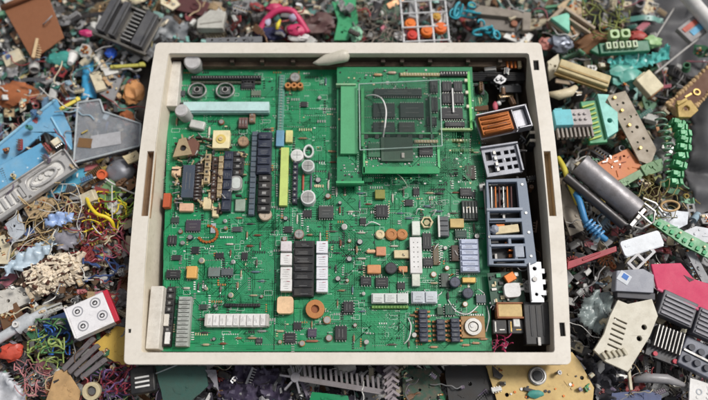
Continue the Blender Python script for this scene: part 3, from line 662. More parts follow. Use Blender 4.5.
# dark bar with ribs at the top
b_ = empty('ribbed_bar', 'black ribbed plastic bar across the top of the open compartment in the tray', 'plastic bar')
m = MB(BLACK); m.box(0, 0, 0, 52, 9, 8); [m.box(0, -3 + 2 * k, 8, 50, .8, 1.2) for k in range(4)]; m.obj('housing', b_, .4)
m = MB(CHIP); m.box(-18, -12, 0, 8, 12, 4); m.box(12, -11, 0, 22, 8, 3); m.obj('foot', b_, .4); place(b_, 497, 80, 30)
m = MB(mat((200, 90, 110))); m.lump((0, 0, 0), 4, .4, seed=3, sub=2, sq=(.7, 1.4, .5)); m.mi(WHITE); m.lump((4, 3, 0), 2.5, .4, seed=5, sub=2)
place(single(m, 'wire_stub', 'small pink and white cable end in the dark upper right compartment', 'cable end', smooth=True), 495, 106, 34)
m = MB(COPPER, CREAM); [m.rod((x, -7, 0), (x, 7, 0), 1.4) for x in (-6, -2, 2)]; m.mi(CREAM); m.box(6, 0, -1, 3, 14, 3)
place(single(m, 'contact_strip', 'copper and cream contact strips at the top right inside the tray', 'contact strip'), 513, 62, 42)
# silver bracket with an amber coil
t = empty('coil_bracket', 'silver metal bracket holding an amber wound coil in the open compartment', 'coil')
m = MB(mat((186, 186, 192), rough=.3, metal=.6)); m.box(0, 11.5, 0, 52, 1.4, 12); m.box(25, 0, 0, 1.4, 24, 12); m.box(11, 0, 0, 1.2, 22, 9); m.box(0, 0, 0, 50, 22, 1.2); m.box(19, -11, 0, 13, 1.2, 12); m.box(18, 1, 1.2, 11, 18, 5); m.obj('frame', t, .25)
m = MB(mat((166, 96, 44), rough=.3, metal=.5, dirt=.4, dirtc=(70, 40, 20))); m.box(-8, 0, 2, 32, 20, 7)
for k in range(4): m.tube([(-22, -8 + 5 * k, 9), (-8, -8.6 + 5 * k, 10.4), (6, -8 + 5 * k, 9)], 1.7, 8)
m.obj('coil', t, .6)
m = MB(CHIP); m.box(-8, -3, 9.5, 20, 2.6, 1.4); m.obj('slot', t, .3); place(t, 502, 125, 48, 13)
# grey vented panel
t = empty('vented_panel', 'light grey plastic panel with square vents, below the silver coil bracket', 'plastic panel')
ou = rectp(-18, -15, 18, 15); hs_ = [rectp(x, y, x + 4.5, y + 4) for x in (-4, 4, 10.5) for y in (-10, -2, 6)] + [rectp(-15, -11, -8, -3), rectp(-15, 2, -9, 11)]
m = MB(mat((150, 152, 160), rough=.35, metal=.4)); m.prism(ou, 0, 4, hs_); m.box(0, 15.6, 0, 38, 2, 8); m.box(18, 0, 0, 2, 28, 7); m.obj('panel', t, .3)
m = MB(CHIP); m.box(0, 0, -3, 34, 28, 2.4); m.obj('back', t); m = MB(TIN); [m.box(-6, -9 + 6 * k, 4, 3, 4, 2) for k in range(4)]; m.obj('clip', t, .3); place(t, 501, 162, 42, 9)
# blue-grey frame with windows
t = empty('frame_module', 'blue-grey plastic frame with barred windows filling the middle of the open compartment', 'plastic frame')
ou = [(-23, -44), (-19, 44), (21, 45), (22, 38), (24, -42), (14, -46)]
hs_ = [rectp(-17, 13, 12, 41), rectp(-18, 3, 13, 10), rectp(-19, -14, 13, -1), rectp(-19, -23, -2, -18), rectp(1, -23, 14, -18), rectp(-19, -38, 3, -26), rectp(6, -38, 14, -26), rectp(-18, -43, 12, -40)]
m = MB(GREYB); m.prism(ou, 0, 7, hs_); m.mi(GREYL); m.box(-3, 12, 6, 36, 3, 2.6); m.box(-3, -16, 6, 34, 3, 2.4); m.box(-4, -25, 6, 32, 1.8, 2); m.box(8, -31, 6, 9, 12, 1.6); m.obj('frame', t, .5)
m = MB(CHIP); m.box(0, 0, -8, 40, 84, 3); m.obj('back', t)
m = MB(TIN, COPPER)
for k in range(6): m.mi((TIN, COPPER, mat((90, 50, 50)))[k % 3]); m.rod((-14 + 4 * k, 16, 0), (-13 + 4 * k, 38, 1), .9)
m.obj('rods', t)
for x, y in ((17, 38), (18, 8), (19, -12), (19, -36), (-20, 12), (-20, -16)): m = MB(TIN); m.cyl(x, y, 6.8, 1.3, 1, 8); m.obj('screw', t)
m = MB(BLACK, STEEL, COPPER)
for k in range(26): m.cur = k % 3; m.box(rw.uniform(-14, 9), rw.uniform(-40, 38), -5, rw.uniform(2, 9), rw.uniform(1, 4), rw.uniform(4, 8), rw.choice((0, 90, 20)))
m.obj('inner_parts', t, .2)
m = MB(CREAM); m.box(-2, -8, 1, 24, 8, 5, 6); m.mi(mat((150, 156, 170))); m.lump((-14, -8, 4), 5, .4, seed=4); m.obj('contact_block', t, .5)
place(t, 507, 223, 48, 1)
# small scrap board with white clamp
t = empty('clamp_board', 'small dark green scrap board with white clamp and brown stub, in the lower open compartment', 'circuit board')
m = MB(mat((26, 74, 54), rough=.4)); m.box(0, 0, 0, 34, 32, 1.5); m.obj('board', t)
m = MB(TIN, CHIP, CREAM); r_ = random.Random(4)
for _ in range(34): m.mi(r_.choice((TIN, CHIP, CREAM, TR1))); m.box(r_.uniform(-15, 15), r_.uniform(-14, 14), 1.5, r_.uniform(1, 5), r_.uniform(1, 4), r_.uniform(.6, 2.5))
m.obj('chips', t, .1)
m = MB(COPPER); m.box(4, 9, 2, 11, 9, 6, 25); m.obj('stub', t, .8)
m = MB(WHITE); m.prism(rrect(-4, -11, 12, 3, 4), 2, 9); m.obj('clamp', t, .8); place(t, 506, 288, 41, 4)
t = empty('metal_bracket', 'white notched metal bracket against the right tray wall, beside the white clamp', 'bracket')
m = MB(mat((214, 216, 220), rough=.35, metal=.3)); m.prism([(-7, -20), (6, -20), (6, -13), (9, -13), (9, -8), (6, -8), (6, -2), (9, -2), (9, 3), (6, 3), (6, 9), (9, 9), (9, 14), (6, 14), (6, 21), (-8, 21)], 0, 3, [circ(-1, 14, 2), circ(-1, -12, 1.6)]); m.box(-7, 0, 3, 1.4, 38, 5); m.obj('plate', t, .3)
m = MB(STEEL); m.cyl(-2, 3, 3, 2.4, 1.6); m.obj('screw', t, .3); place(t, 536, 283, 50)
t = empty('transformer', 'cream and brown wound transformer below the small scrap board in the compartment', 'transformer')
m = MB(mat((210, 180, 120), rough=.45)); m.box(0, 0, 0, 24, 13, 10); m.obj('winding', t, .8); m = MB(mat((150, 90, 50))); m.box(0, 7.2, 0, 26, 1.6, 11); m.box(0, -7.2, 0, 26, 1.6, 11); m.box(-12.6, 0, 0, 1.6, 13, 11); m.obj('frame', t, .3); place(t, 508, 312, 36)
for x, wd in ((498, 14), (514, 16)):
    t = empty('relay', 'black square relay %s below the transformer' % ('at left' if x < 505 else 'at right with a brass stripe'), 'relay'); m = MB(BLACK); m.box(0, 0, 0, wd, 14, 9); m.obj('case', t, .8)
    m = MB(GOLD if x > 505 else TIN); m.box(-wd * .3, 0, 9, 1.2, 10, .4); m.box(wd * .15, -3, 9, 5, 1, .4); m.obj('terminal', t); place(t, x, 328, 34)
t = empty('black_box', 'matte black tall box standing in the lower right corner of the tray', 'plastic box'); m = MB(BLACK); m.box(0, 0, 0, 25, 42, 14); m.obj('case', t, .8); m = MB(CHIP); [m.box(-6 + 6 * k, 2, 14, 2, 30, .6) for k in range(3)]; m.mi(STEEL); m.box(0, -18, 14, 3, 8, 2); m.obj('ribs', t, .2); place(t, 534, 325, 34)

for x_, y_, s_ in ((502, 125, 'the amber coil'), (500, 160, 'the vented panel'), (508, 222, 'the blue-grey frame'), (506, 286, 'the small scrap board'), (508, 314, 'the transformer'), (497, 80, 'the ribbed black bar')): HERO.append((x_, y_, s_))
def wire(name, label, cat, pts, r, c, group=None, sm=True):
    """one wire: px,py,z_mm points"""
    cx, cy, cz = [avg(*[p[i] for p in pts]) for i in range(3)]; o_ = P(cx, cy, cz * U)
    m = MB(c if not isinstance(c, tuple) else mat(c, rough=.4, dirt=.2)); m.tube(spline([(P(x, y, z * U) - o_) / U for x, y, z in pts], 7), r, 7)
    o = m.obj(name, None, smooth=sm); o.location = o_; return tag(o, label, cat, group)
LOOSE = MB()
def tangle(label, group, cx, cy, rad, n, c, r=1.0, z=(10, 30), seed=1, ln=7, name='wire', cat='wire'):
    r_ = random.Random(seed)
    for _ in range(int(n * 2.2)):
        a = r_.uniform(0, 6.28); x, y = cx + r_.uniform(-.9, .9) * rad, cy + r_.uniform(-.9, .9) * rad; zz = r_.uniform(*z); pts = []; cv_ = r_.uniform(-.35, .35)
        for k in range(ln + r_.randint(-2, 3)):
            pts.append((x, y, zz)); a += cv_ + r_.gauss(0, .5) + (r_.uniform(-1.6, 1.6) if r_.random() < .15 else 0); s = rad * r_.uniform(.22, .36); x += math.cos(a) * s; y += math.sin(a) * s; zz += r_.uniform(-6, 6)
            x = min(max(x, cx - 1.3 * rad), cx + 1.3 * rad); y = min(max(y, cy - 1.2 * rad), cy + 1.2 * rad); zz = min(max(zz, z[0]), z[1])
        if _ < n: wire(name, label, cat, pts, r * r_.uniform(.45, .72), c, group)
        else: LOOSE.mi(mat(c, rough=.4, dirt=.2)); LOOSE.tube(spline([P(x, y, z_ * U) / U for x, y, z_ in pts], 5), r * r_.uniform(.35, .6), 5)
tangle('short pink and dark red wire in the bundle below the relays', 'pink wires in the compartment', 504, 344, 9, 5, (170, 50, 90), 1.0, (36, 46), 3)

# ---------------------------------------------------------------- the heap: ground, bed and fine debris
m = MB(mat((26, 24, 22), rough=.9, dirt=.5, dirtc=(50, 44, 38), scale=20)); m.box(0, 0, -92, 6000, 6000, 2); tag(m.obj('ground'), kind='structure')
def inring(x, y, g=0): return not (132 + g < x < 566 - g and 47 + g < y < 361 - g)
bm = bmesh.new(); bmesh.ops.create_grid(bm, x_segments=110, y_segments=80, size=.5)
for v in bm.verts:
    x, y = v.co.x * 1100, v.co.y * 800 + 20; q = Vector((x * .02, y * .02, 0))
    z = -52 + 10 * noise.noise(q) + 9 * noise.noise(q * 3) + 5 * noise.noise(q * 8); e = max(abs(x) / 550, abs(y - 20) / 400)
    v.co = (x * U, y * U, (z - max(0, e - .8) * 200) * U)
me = bpy.data.meshes.new('scrap_bed'); bm.to_mesh(me); bm.free(); me.materials.append(mat((40, 36, 34), rough=.85, dirt=.8, dirtc=(74, 66, 58), scale=120, bump=.6))
o = bpy.data.objects.new('scrap_bed', me); COL.objects.link(o); tag(o, 'dark crushed scrap underneath the heap of electronic waste', 'scrap', kind='stuff')

GY = [(150, 150, 152), (96, 96, 100), (60, 60, 64), (190, 188, 184), (36, 36, 40)]; TEA = [(70, 160, 150), (130, 200, 190), (36, 120, 96), (60, 150, 100)]; TAN = [(190, 160, 120), (150, 110, 70), (214, 196, 160), (120, 84, 56)]
BLU = [(90, 160, 210), (50, 100, 180), (150, 190, 220)]; REDS = [(180, 50, 60), (200, 80, 110), (140, 40, 40)]; YEL = [(220, 200, 70), (180, 190, 80), (210, 150, 50)]; WHT = [(222, 220, 218), (200, 196, 190), (235, 235, 238)]
PUR = [(84, 76, 96), (60, 54, 70), (120, 110, 130)]
def palette(x, y):
    if x < 165:
        if y < 50: return GY * 2 + TAN + TEA + [(36, 36, 40)] * 3
        if y < 130: return TEA + WHT + WHT + BLU + TAN + GY + REDS[:1] + YEL[:1]
        if y < 260: return TAN + WHT + REDS + BLU + YEL + GY + TAN
        if y < 330: return GY + WHT + TAN + TAN + [(60, 56, 54)] * 2 + REDS[:2]
        return GY + PUR + TAN + TEA[2:] + [(44, 44, 48)] * 3 + YEL[:2] + REDS[:2]
    if y > 340 and x < 590: return PUR + GY + [(44, 42, 48)] * 4 + TEA[2:3] + WHT[:1]
    if y < 60 and x < 540: return GY + TEA + [(44, 40, 40)] * 5 + TAN + REDS[:2] + WHT[:1]
    if y < 120: return TEA + TAN + TAN + GY + WHT[:2] + YEL[1:2] + [(50, 46, 44)] * 3
    if y < 210: return GY + TEA + TAN + YEL[1:2] + [(50, 46, 44)] * 4
    if y < 300: return GY + GY + REDS[:2] + WHT + TAN + TEA[2:3] + [(50, 46, 44)] * 4
    return GY + GY + WHT[:1] + [(44, 42, 46)] * 5 + REDS[1:2] + TAN[2:3]
# fine debris: one uncountable mass of crumbs, splinters and wire ends with its own colours
vs, fs, cs = [], [], []
rd = random.Random(21)
def addpiece(p, s, kind, c, r_):
    o = len(vs); e = Euler((r_.uniform(-.7, .7), r_.uniform(-.7, .7), r_.uniform(0, 6.28))).to_matrix()
    if kind == 0: L_, W_, H_ = s * r_.uniform(.8, 2.2), s * r_.uniform(.4, 1), s * r_.uniform(.15, .6)
    elif kind == 1: L_, W_, H_ = s * r_.uniform(1, 2), s * r_.uniform(.8, 1.5), s * .08
    else: L_, W_, H_ = s * r_.uniform(2, 5), .2 + s * .06, .2 + s * .06
    if kind < 2:
        pts = [(x * L_ / 2 * r_.uniform(.6, 1.1), y * W_ / 2 * r_.uniform(.5, 1.1), z * H_ / 2) for z in (-1, 1) for x, y in ((-1, -1), (1, -1), (1, 1), (-1, 1))]
        f = [(3, 2, 1, 0), (4, 5, 6, 7), (0, 1, 5, 4), (1, 2, 6, 5), (2, 3, 7, 6), (3, 0, 4, 7)]
    else:
        pts = []; n = 5; ph = r_.uniform(0, 6); am = s * r_.uniform(.3, 1)
        for i in range(n):
            x = L_ * (i / (n - 1) - .5); y = am * math.sin(ph + i * 1.1); z = am * .5 * math.cos(ph * 2 + i)
            pts += [(x, y - W_, z), (x, y, z + W_ * 1.2), (x, y + W_, z)]
        f = []
        for i in range(n - 1):
            for k in range(3): a, b = i * 3 + k, i * 3 + (k + 1) % 3; f.append((a, a + 3, b + 3, b))
    for q in pts: v = p + e @ Vector(q) * U; vs.append(tuple(v))
    for q in f: fs.append(tuple(i + o for i in q)); cs.append(c)
for k in range(24000):
    x, y = rd.uniform(-14, 722), rd.uniform(-14, 414)
    if not inring(x, y, 6): continue
    lay = rd.random() ** .8; z = -44 + lay * 54 + 6 * noise.noise(Vector((x * .03, y * .03, 4)))
    s = rd.choice((1.8, 2.4, 3.4, 3.4, 4.5, 6, 8, 10)); kd = rd.choice((0, 0, 0, 1, 1, 2, 2)); c = rd.choice(palette(x, y)); 
    if (x > 620 and y < 110 and x - 620 > (y - 20) * .2) or (x > 670 and 100 < y < 215): z -= 34
    if kd == 2: s = min(s, 4.4)
    j = rd.uniform(.9, 1.5); g_ = sum(lin(c)) / 3 + .03; addpiece(P(x, y, z * U), s, kd, tuple(min(.85, (q * .62 + g_ * .38) * j) for q in lin(c)), rd)
me = bpy.data.meshes.new('fine_debris'); me.from_pydata(vs, [], fs); ca = me.color_attributes.new('tint', 'FLOAT_COLOR', 'CORNER'); flat = []
for p, c in zip(me.polygons, cs): flat += [*c, 1.0] * p.loop_total
ca.data.foreach_set('color', flat)
dm = mat((128, 128, 128), rough=.5, dirt=.45, dirtc=(84, 74, 62), scale=120).copy(); dm.name = 'debris'; n = dm.node_tree
at = n.nodes.new('ShaderNodeAttribute'); at.attribute_name = 'tint'
mx = [q for q in n.nodes if q.type == 'MIX'][0]; n.links.new(at.outputs['Color'], mx.inputs[6]); me.materials.append(dm)
o = bpy.data.objects.new('fine_debris', me); COL.objects.link(o); tag(o, 'mixed crumbs, splinters and wire ends filling the gaps of the scrap heap', 'debris', kind='stuff')
# ---------------------------------------------------------------- big recognisable scrap pieces around the tray
def outline(name, label, cat, pts, z, th, mm, part, holes_px=(), extra=None, bevel=.5, tilt=(0, 0), say=None, group=None):
    """flat item drawn by the outline of its top face at height z (mm), real thickness, optional extra parts"""
    t = empty(name, label, cat, group); cx, cy, org, tt, q = poly_local(pts, z); t.location = org
    conv = lambda x, y: tuple(((P(x, y, z * U) - org) / U)[:2])
    rg = random.Random(int(cx * 31 + cy)); q2 = []
    for i in range(len(q)):      # slightly chipped edges
        a, b = q[i], q[(i + 1) % len(q)]; ln = math.hypot(b[0] - a[0], b[1] - a[1]); k = max(1, int(ln / 3.5)); nx, ny = (b[1] - a[1]) / ln, -(b[0] - a[0]) / ln; run = 0
        for j in range(k):
            if rg.random() < .25 and mm is not CARD: run = rg.choice((0, 0, 0, rg.uniform(-1.1, .2)))
            o_ = (run + rg.uniform(-.18, .18)) if j else 0; q2.append((a[0] + (b[0] - a[0]) * j / k - nx * o_ * 1.0, a[1] + (b[1] - a[1]) * j / k - ny * o_))
    m = MB(mm)
    for _ in range(0 if mm is CARD else 5):
        u_ = (rg.uniform(-.35, .35), rg.uniform(-.35, .35)); i = rg.randrange(len(q)); bx, by = q[i][0] * rg.uniform(.1, .6), q[i][1] * rg.uniform(.1, .6)
        if rg.random() < .5: m.cyl(bx, by, -.4, rg.uniform(.8, 1.8), rg.uniform(.8, 1.4), 10)
        else: m.box(bx, by, -.4, rg.uniform(4, 9), .9, rg.uniform(.7, 1.2), rg.uniform(0, 180))
    q = q2
    m.prism(q, -th, 0, [[(conv(x, y)[0] + r_ * math.cos(a), conv(x, y)[1] + r_ * math.sin(a)) for a in [k * math.pi / 6 for k in range(12)]] for x, y, r_ in holes_px])
    m.obj(part, t, bevel=bevel)
    if extra: extra(t, conv)
    t.rotation_euler = (R(tilt[0]), R(tilt[1]), 0)
    if say: HERO.append((cx, cy, say))
    return t
def sheet_t(name, label, cat, pts, z, th, mm, amp, fr=.08, seed=1, say=None, step=3, group=None, smooth=True):
    cx, cy, org, tt, q = poly_local(pts, z); m = MB(mm); m.sheet(q, 0, th, amp, fr, seed, step)
    o = m.obj(name, None, smooth=smooth); o.location = org; tag(o, label, cat, group)
    if say: HERO.append((cx, cy, say))
    return o
def lump_t(name, label, cat, px, py, z, rad, mm, amp=.35, sq=(1, 1, .6), seed=1, rz=0, say=None, sub=3, group=None, smooth=False):
    m = MB(mm); m.lump((0, 0, 0), rad, amp, seed=seed, sub=sub, sq=sq); o = tag(m.obj(name, None, smooth=smooth), label, cat, group)
    return place(o, px, py, z, rz, say=say)
CARD = mat((142, 92, 62), rough=.75, dirt=.14, dirtc=(112, 62, 36), scale=30)
DKG = mat((72, 72, 76), rough=.55, dirt=.5, dirtc=(104, 102, 100), scale=22, bump=.25)
PALE = mat((186, 184, 180), rough=.45, dirt=.5, dirtc=(120, 112, 100))

# ---- upper left
def x_(t, cv):
    a, b = cv(2, 8), cv(48, -6); m = MB(CARD); m.tube([(a[0], a[1], 2), ((a[0] + b[0]) / 2, (a[1] + b[1]) / 2, 4), (b[0], b[1], 2)], 3.2, 10); m.obj('curled_edge', t, smooth=True)
outline('cardboard_sheet', 'brown cardboard sheet with curled top edge at the upper left of the heap', 'cardboard', [(2, 6), (48, -8), (64, 38), (30, 58)], 22, 2, CARD, 'panel', extra=x_, tilt=(6, -5), say='the brown cardboard sheet')
t = empty('relay_rack', 'dark grey rack of slanted ribbed relays with metal comb, beyond the tray corner', 'relay')
m = MB(metl(130, 126, 120)); m.box(0, -22, 0, 58, 2.5, 5, 0); m.box(0, 18, 0, 50, 2, 5); m.box(0, 0, -2, 52, 42, 2); m.obj('frame', t, .3)
for i, (x, wd) in enumerate(((-21, 9), (-9, 7), (18, 12))):
    m = MB(mat((76, 76, 80), rough=.35, dirt=.35, dirtc=(130, 128, 124))); m.box(x, 0, 0, wd, 38, 10); m.mi(BLACK); m.box(x + wd * .3, 0, 10, 1.6, 35, 1); m.obj('relay_body', t, 1)
m = MB(TIN, BLACK); m.cur = 1; m.box(5, 0, 0, 10, 38, 4); m.cur = 0
for k in range(9): m.box(5, -17 + 4.2 * k, 4, 10, 1.4, 4)
m.obj('comb', t, .2); place(t, 130, 26, 26, -22, 6, 4, say='the relay rack')
sheet_t('plastic_bag', 'crumpled translucent grey plastic bag between the relay rack and the tray corner', 'plastic bag', [(150, 12), (188, 22), (186, 42), (160, 42), (148, 60), (140, 40)], 8, .6, SMOKE, 4, .07, 3, 'the grey plastic bag')
outline('metal_rail', 'thin grey metal rail running under the relay rack towards the tray', 'metal rail', [(86, 28), (90, 26), (150, 57), (147, 61)], 14, 2, STEEL, 'rail', tilt=(3, 0))
sheet_t('blue_strip', 'bright blue plastic strip standing upright left of the tray corner', 'plastic strip', [(84, 58), (92, 57), (95, 80), (96, 98), (80, 100), (82, 78)], 10, 1.6, mat((72, 168, 216), rough=.35, dirt=.3), 4, .06, 4, 'the bright blue strip', 2.4)
lump_t('magenta_clip', 'magenta crumpled plastic clip below the left end of the relay rack', 'plastic clip', 86, 33, 18, 5, mat((206, 50, 116), rough=.4), .6, (1.3, .8, .7), 3)
lump_t('cable_knot', 'bright blue plastic knot under the metal rail', 'plastic piece', 111, 53, 12, 5.5, mat((52, 104, 220), rough=.4), .7, (1, 1, .7), 4)
lump_t('teal_scrap', 'crumpled teal plastic lump below the cardboard sheet', 'plastic piece', 62, 60, 10, 11, mat((64, 150, 140), rough=.5, dirt=.4), .6, (1.2, .8, .6), 5, say='the teal lump')
m = MB(WHITE); m.cyl(0, 0, 0, 5, 14, 18, 2.6); m.mi(mat((200, 200, 196))); m.ring(0, 0, -2, 6, 3.8, 2)
place(tag(m.obj('nozzle', None, .4), 'white conical plastic nozzle beside the teal lump', 'nozzle'), 73, 56, 8, 20, 60, 10)
t = empty('sleeve', 'pale grey tube stub lying under the cardboard sheet', 'tube'); m = MB(PALE); m.ring(0, 0, -7, 5, 3.6, 14); m.obj('pipe', t, .3, True); place(t, 34, 65, 8, 0, 70, 55)
lump_t('rust_lump', 'rusty orange-brown lump at the left edge of the picture', 'scrap lump', 12, 94, 0, 19, mat((164, 96, 56), rough=.7, dirt=.6, dirtc=(90, 50, 34)), .5, (1.3, .7, .4), 7, say='the rusty lump')
lump_t('plastic_piece', 'orange plastic corner at the far upper left edge', 'plastic piece', 1, 16, 0, 8, mat((210, 90, 40), rough=.5), .4, (1, .9, .5), 8)
for i, (x, y, a, l, c, lb) in enumerate(((107, 70, -58, 24, (200, 176, 140), 'tan wooden-looking stick pointing at the tray corner'), (112, 88, -48, 28, (196, 160, 120), 'longer tan stick lying lower, left of the tray'), (99, 63, -52, 20, (220, 214, 200), 'cream stick under the metal rail'), (128, 66, 8, 34, (186, 180, 80), 'yellow-green rod touching the upper left tray side'), (70, 104, 35, 22, (226, 206, 90), 'yellow rod left of the clear box'))):
    m = MB(mat(c, rough=.55, dirt=.4)); m.box(0, 0, -1.5, l, 3.4, 3); m.box(l * .4, 0, 1.2, l * .15, 4.6, 1.6); m.cyl(-l * .38, 0, 1.4, 1.4, 1.2, 8); place(tag(m.obj('stick', None, .5), lb, 'stick'), x, y, 14 + i, a, 4, 8)
lump_t('orange_wad', 'wrinkled pale orange foam wad beside the upper left tray side', 'foam', 134, 92, 8, 11, mat((214, 152, 96), rough=.6, dirt=.4), .6, (.9, 1.2, .6), 9, say='the orange foam wad')
# ---- left
BLP = mat((100, 162, 200), rough=.3, dirt=.55, dirtc=(160, 186, 200), scale=40); BLD = mat((50, 118, 160), rough=.45, dirt=.35)
outline('plastic_sheet', 'large light blue flat plastic panel with raised edge at the left edge', 'plastic panel', [(-10, 152), (30, 120), (57, 99), (70, 128), (72, 150), (62, 142), (44, 132), (2, 168), (-10, 176)], 18, 3, BLP, 'panel', extra=lambda t, cv: (lambda m, q: (m.tube([(*q[0], 1), (*q[1], 1), (*q[2], 1)], 1.6, 6), m.tube([(*q[3], 1), (*q[4], 1), (*q[5], 1)], 1.2, 6), m.obj('edge_bead', t)))(MB(mat((150, 200, 226))), [cv(*p) for p in ((-8, 152), (30, 121), (56, 101), (52, 118), (62, 136), (71, 149))]), tilt=(4, 3), say='the blue panel')
t = empty('blue_cover', 'bright blue long plastic cover with dotted face above the silver chassis', 'plastic cover')
m = MB(BLP); m.box(0, 0, 0, 58, 24, 9); m.mi(BLD); m.box(0, -12.6, 0, 58, 1.6, 7); m.obj('shell', t, 1.2)
m = MB(mat((196, 220, 232))); [m.cyl(-20 + 13 * k, -5 + 3 * (k % 2), 9, .9, .4, 8) for k in range(4)]; m.obj('rivets', t); place(t, 23, 170, 14, 35, 0, 4, say='the blue cover')
t = empty('drive_chassis', 'silver-grey moulded disc drive chassis with an arched recess, left of the tray', 'drive chassis')
SIL = mat((198, 196, 194), rough=.35, dirt=.45, dirtc=(120, 114, 108), metal=.3)
m = MB(SIL); m.prism([(-46, -11), (40, -11), (46, -7), (46, 9), (41, 13), (-46, 13)], 0, 5, [rrect(-4, -7, 36, 9, 6), rrect(-42, -7, -10, 9, 2)]); m.box(0, -11.5, 0, 88, 1.4, 8); m.box(0, 13.4, 0, 88, 1.4, 8); m.box(45.5, 1, 0, 1.4, 24, 8); m.obj('frame', t, .7)
m = MB(mat((222, 220, 216), rough=.35)); m.box(0, 1, 0, 88, 22, 1.4); r_ = random.Random(8)
for _ in range(12): m.cyl(r_.uniform(0, 32), r_.uniform(-4, 6), 1.4, r_.uniform(1.4, 3.4), r_.uniform(1, 3), 10)
m.mi(SIL); m.ring(14, 1, 1.4, 10, 7.5, 4, 22, 1.5, .7)
for k in range(5): m.box(-38 + 6.5 * k, 1, 1.4, 3, 12, 2.6)
m.obj('floor_plate', t, .5); [(lambda q: (q.cyl(x, y, 4.8, 1.5, 1, 10), q.obj('screw', t)))(MB(STEEL)) for x, y in ((42, -8), (-7, 11), (-7, -9), (42, 10))]; place(t, 34, 187, 22, 38, 3, 2, say='the silver drive chassis')
sheet_t('cyan_flap', 'cyan translucent plastic flap sticking out under the silver chassis', 'plastic sheet', [(66, 166), (84, 168), (88, 176), (80, 184), (56, 196), (36, 206), (40, 198), (62, 182)], 10, 1, mat((90, 166, 196), rough=.3, dirt=.3), 2.4, .06, 7, 'the cyan flap')
t = empty('clear_box', 'shallow clear grey plastic box with dark lower edge, left of the tray side', 'plastic box')
pts = [(78, 103), (100, 100), (104, 112), (141, 124), (140, 146), (74, 163)]; cx, cy, org, tt, q = poly_local(pts, 20); t.location = org
m = MB(mat((160, 165, 172), rough=.25, dirt=.5, dirtc=(205, 205, 208), alpha=.42, scale=60)); m.prism(q, -1, 0); m.obj('lid', t, .2)
m = MB(mat((196, 204, 208), rough=.3, alpha=.8)); n_ = len(q)
for i in range(n_): m.tube([(*q[i], 1), (*q[(i + 1) % n_], 1)], 1.1, 6)
m.obj('rim', t); m = MB(CHIP); a, b = q[4], q[5]; m.tube([(a[0], a[1] - 1.6, -1), (b[0], b[1] - 1.6, -1)], 1.2, 6); m.obj('lower_edge', t)
m = MB(mat((122, 90, 56))); u_ = tuple(((P(85, 143, 20 * U) - org) / U)[:2]); m.box(*u_, 0, 15, 11, .6, -5); m.mi(mat((176, 176, 180))); u_ = tuple(((P(106, 140, 20 * U) - org) / U)[:2]); m.box(*u_, 0, 32, 15, .5, 10); m.obj('label_patch', t); HERO.append((105, 135, 'the clear box'))
lump_t('crushed_can', 'dull grey crushed can against the left side of the tray', 'can', 121, 172, 8, 13, mat((140, 142, 150), rough=.4, dirt=.4, metal=.3), .35, (1.1, 1, .8), 10, say='the crushed grey can', smooth=True)
m = MB(mat((214, 96, 50), rough=.45)); m.cyl(0, 0, 0, 5, 6, 14); m.ring(0, 0, 6, 5, 3, 1.6); place(tag(m.obj('rotary_dial', None, .4), 'small round orange knob left of the crushed grey can', 'knob'), 103, 175, 16, 0, 15, 10)
outline('board_offcut', 'small greenish circuit board offcut below the crushed grey can', 'circuit board', [(96, 193), (111, 178), (121, 190), (108, 206)], 12, 1.5, mat((112, 150, 104), rough=.45, dirt=.5), 'board', holes_px=((108, 190, 1.2),), tilt=(8, 5))
outline('white_clip', 'cream plastic clip touching the tray above the left slot', 'clip', [(122, 156), (136, 150), (142, 158), (128, 164)], 24, 3, CREAM, 'clip', holes_px=((133, 156, 1.8),))
tangle('thin yellow wire looping in the tangle left of the tray', 'yellow wires left of the tray', 104, 212, 17, 6, (226, 204, 48), 1.5, (12, 34), 11)
tangle('green-yellow wire in the bundle against the left tray side', 'green-yellow wires by the left side', 122, 208, 13, 7, (142, 178, 70), 1.2, (10, 32), 12)
tangle('dark red wire in the tangle left of the tray', 'red wires left of the tray', 92, 228, 22, 14, (146, 48, 54), 1.3, (12, 34), 13)
tangle('pink wire in the tangle left of the tray', 'pink wires left of the tray', 108, 240, 18, 6, (178, 96, 112), 1.1, (14, 34), 14)
tangle('thin tan wire strewn below the silver chassis', 'tan wires below the chassis', 52, 214, 26, 16, (186, 160, 116), 1.0, (10, 30), 15)
tangle('thin white wire strewn on the left part of the heap', 'white wires left', 60, 232, 40, 9, (214, 212, 206), .9, (14, 32), 16)
tangle('dark blue wire below the red tangle, left of the tray', 'blue wires left of the tray', 104, 262, 16, 4, (58, 80, 130), 1.8, (14, 26), 17)
wire('wire', 'thick yellow wire bent in an arch above the red tangle', 'wire', [(86, 196, 20), (90, 206, 34), (97, 214, 38), (106, 217, 36), (112, 222, 32), (114, 230, 24)], 2, (232, 206, 44)); HERO.append((100, 214, 'the yellow wires'))
HERO.append((95, 232, 'the red wire tangle'))
sheet_t('blue_wrap', 'blue-white glossy crumpled plastic wrap on the wires left of the tray', 'plastic wrap', [(44, 218), (56, 212), (72, 212), (74, 220), (58, 226), (46, 226)], 30, 1, mat((130, 160, 210), rough=.25, dirt=.4, dirtc=(220, 225, 235)), 4, .14, 8, 'the blue wrap', 2)
sheet_t('pale_film', 'pale blue crumpled film spread below the blue wrap', 'plastic film', [(2, 268), (24, 250), (44, 240), (54, 232), (66, 236), (48, 254), (28, 268), (6, 276)], 24, .8, mat((172, 190, 204), rough=.25, dirt=.4, dirtc=(214, 220, 226)), 5, .09, 9, 'the pale film', 2.4)
sheet_t('grey_film', 'dull grey plastic film right of the pale film', 'plastic film', [(56, 234), (80, 224), (82, 240), (66, 250), (54, 248)], 26, .8, mat((140, 138, 148), rough=.3, dirt=.4), 4, .1, 10)
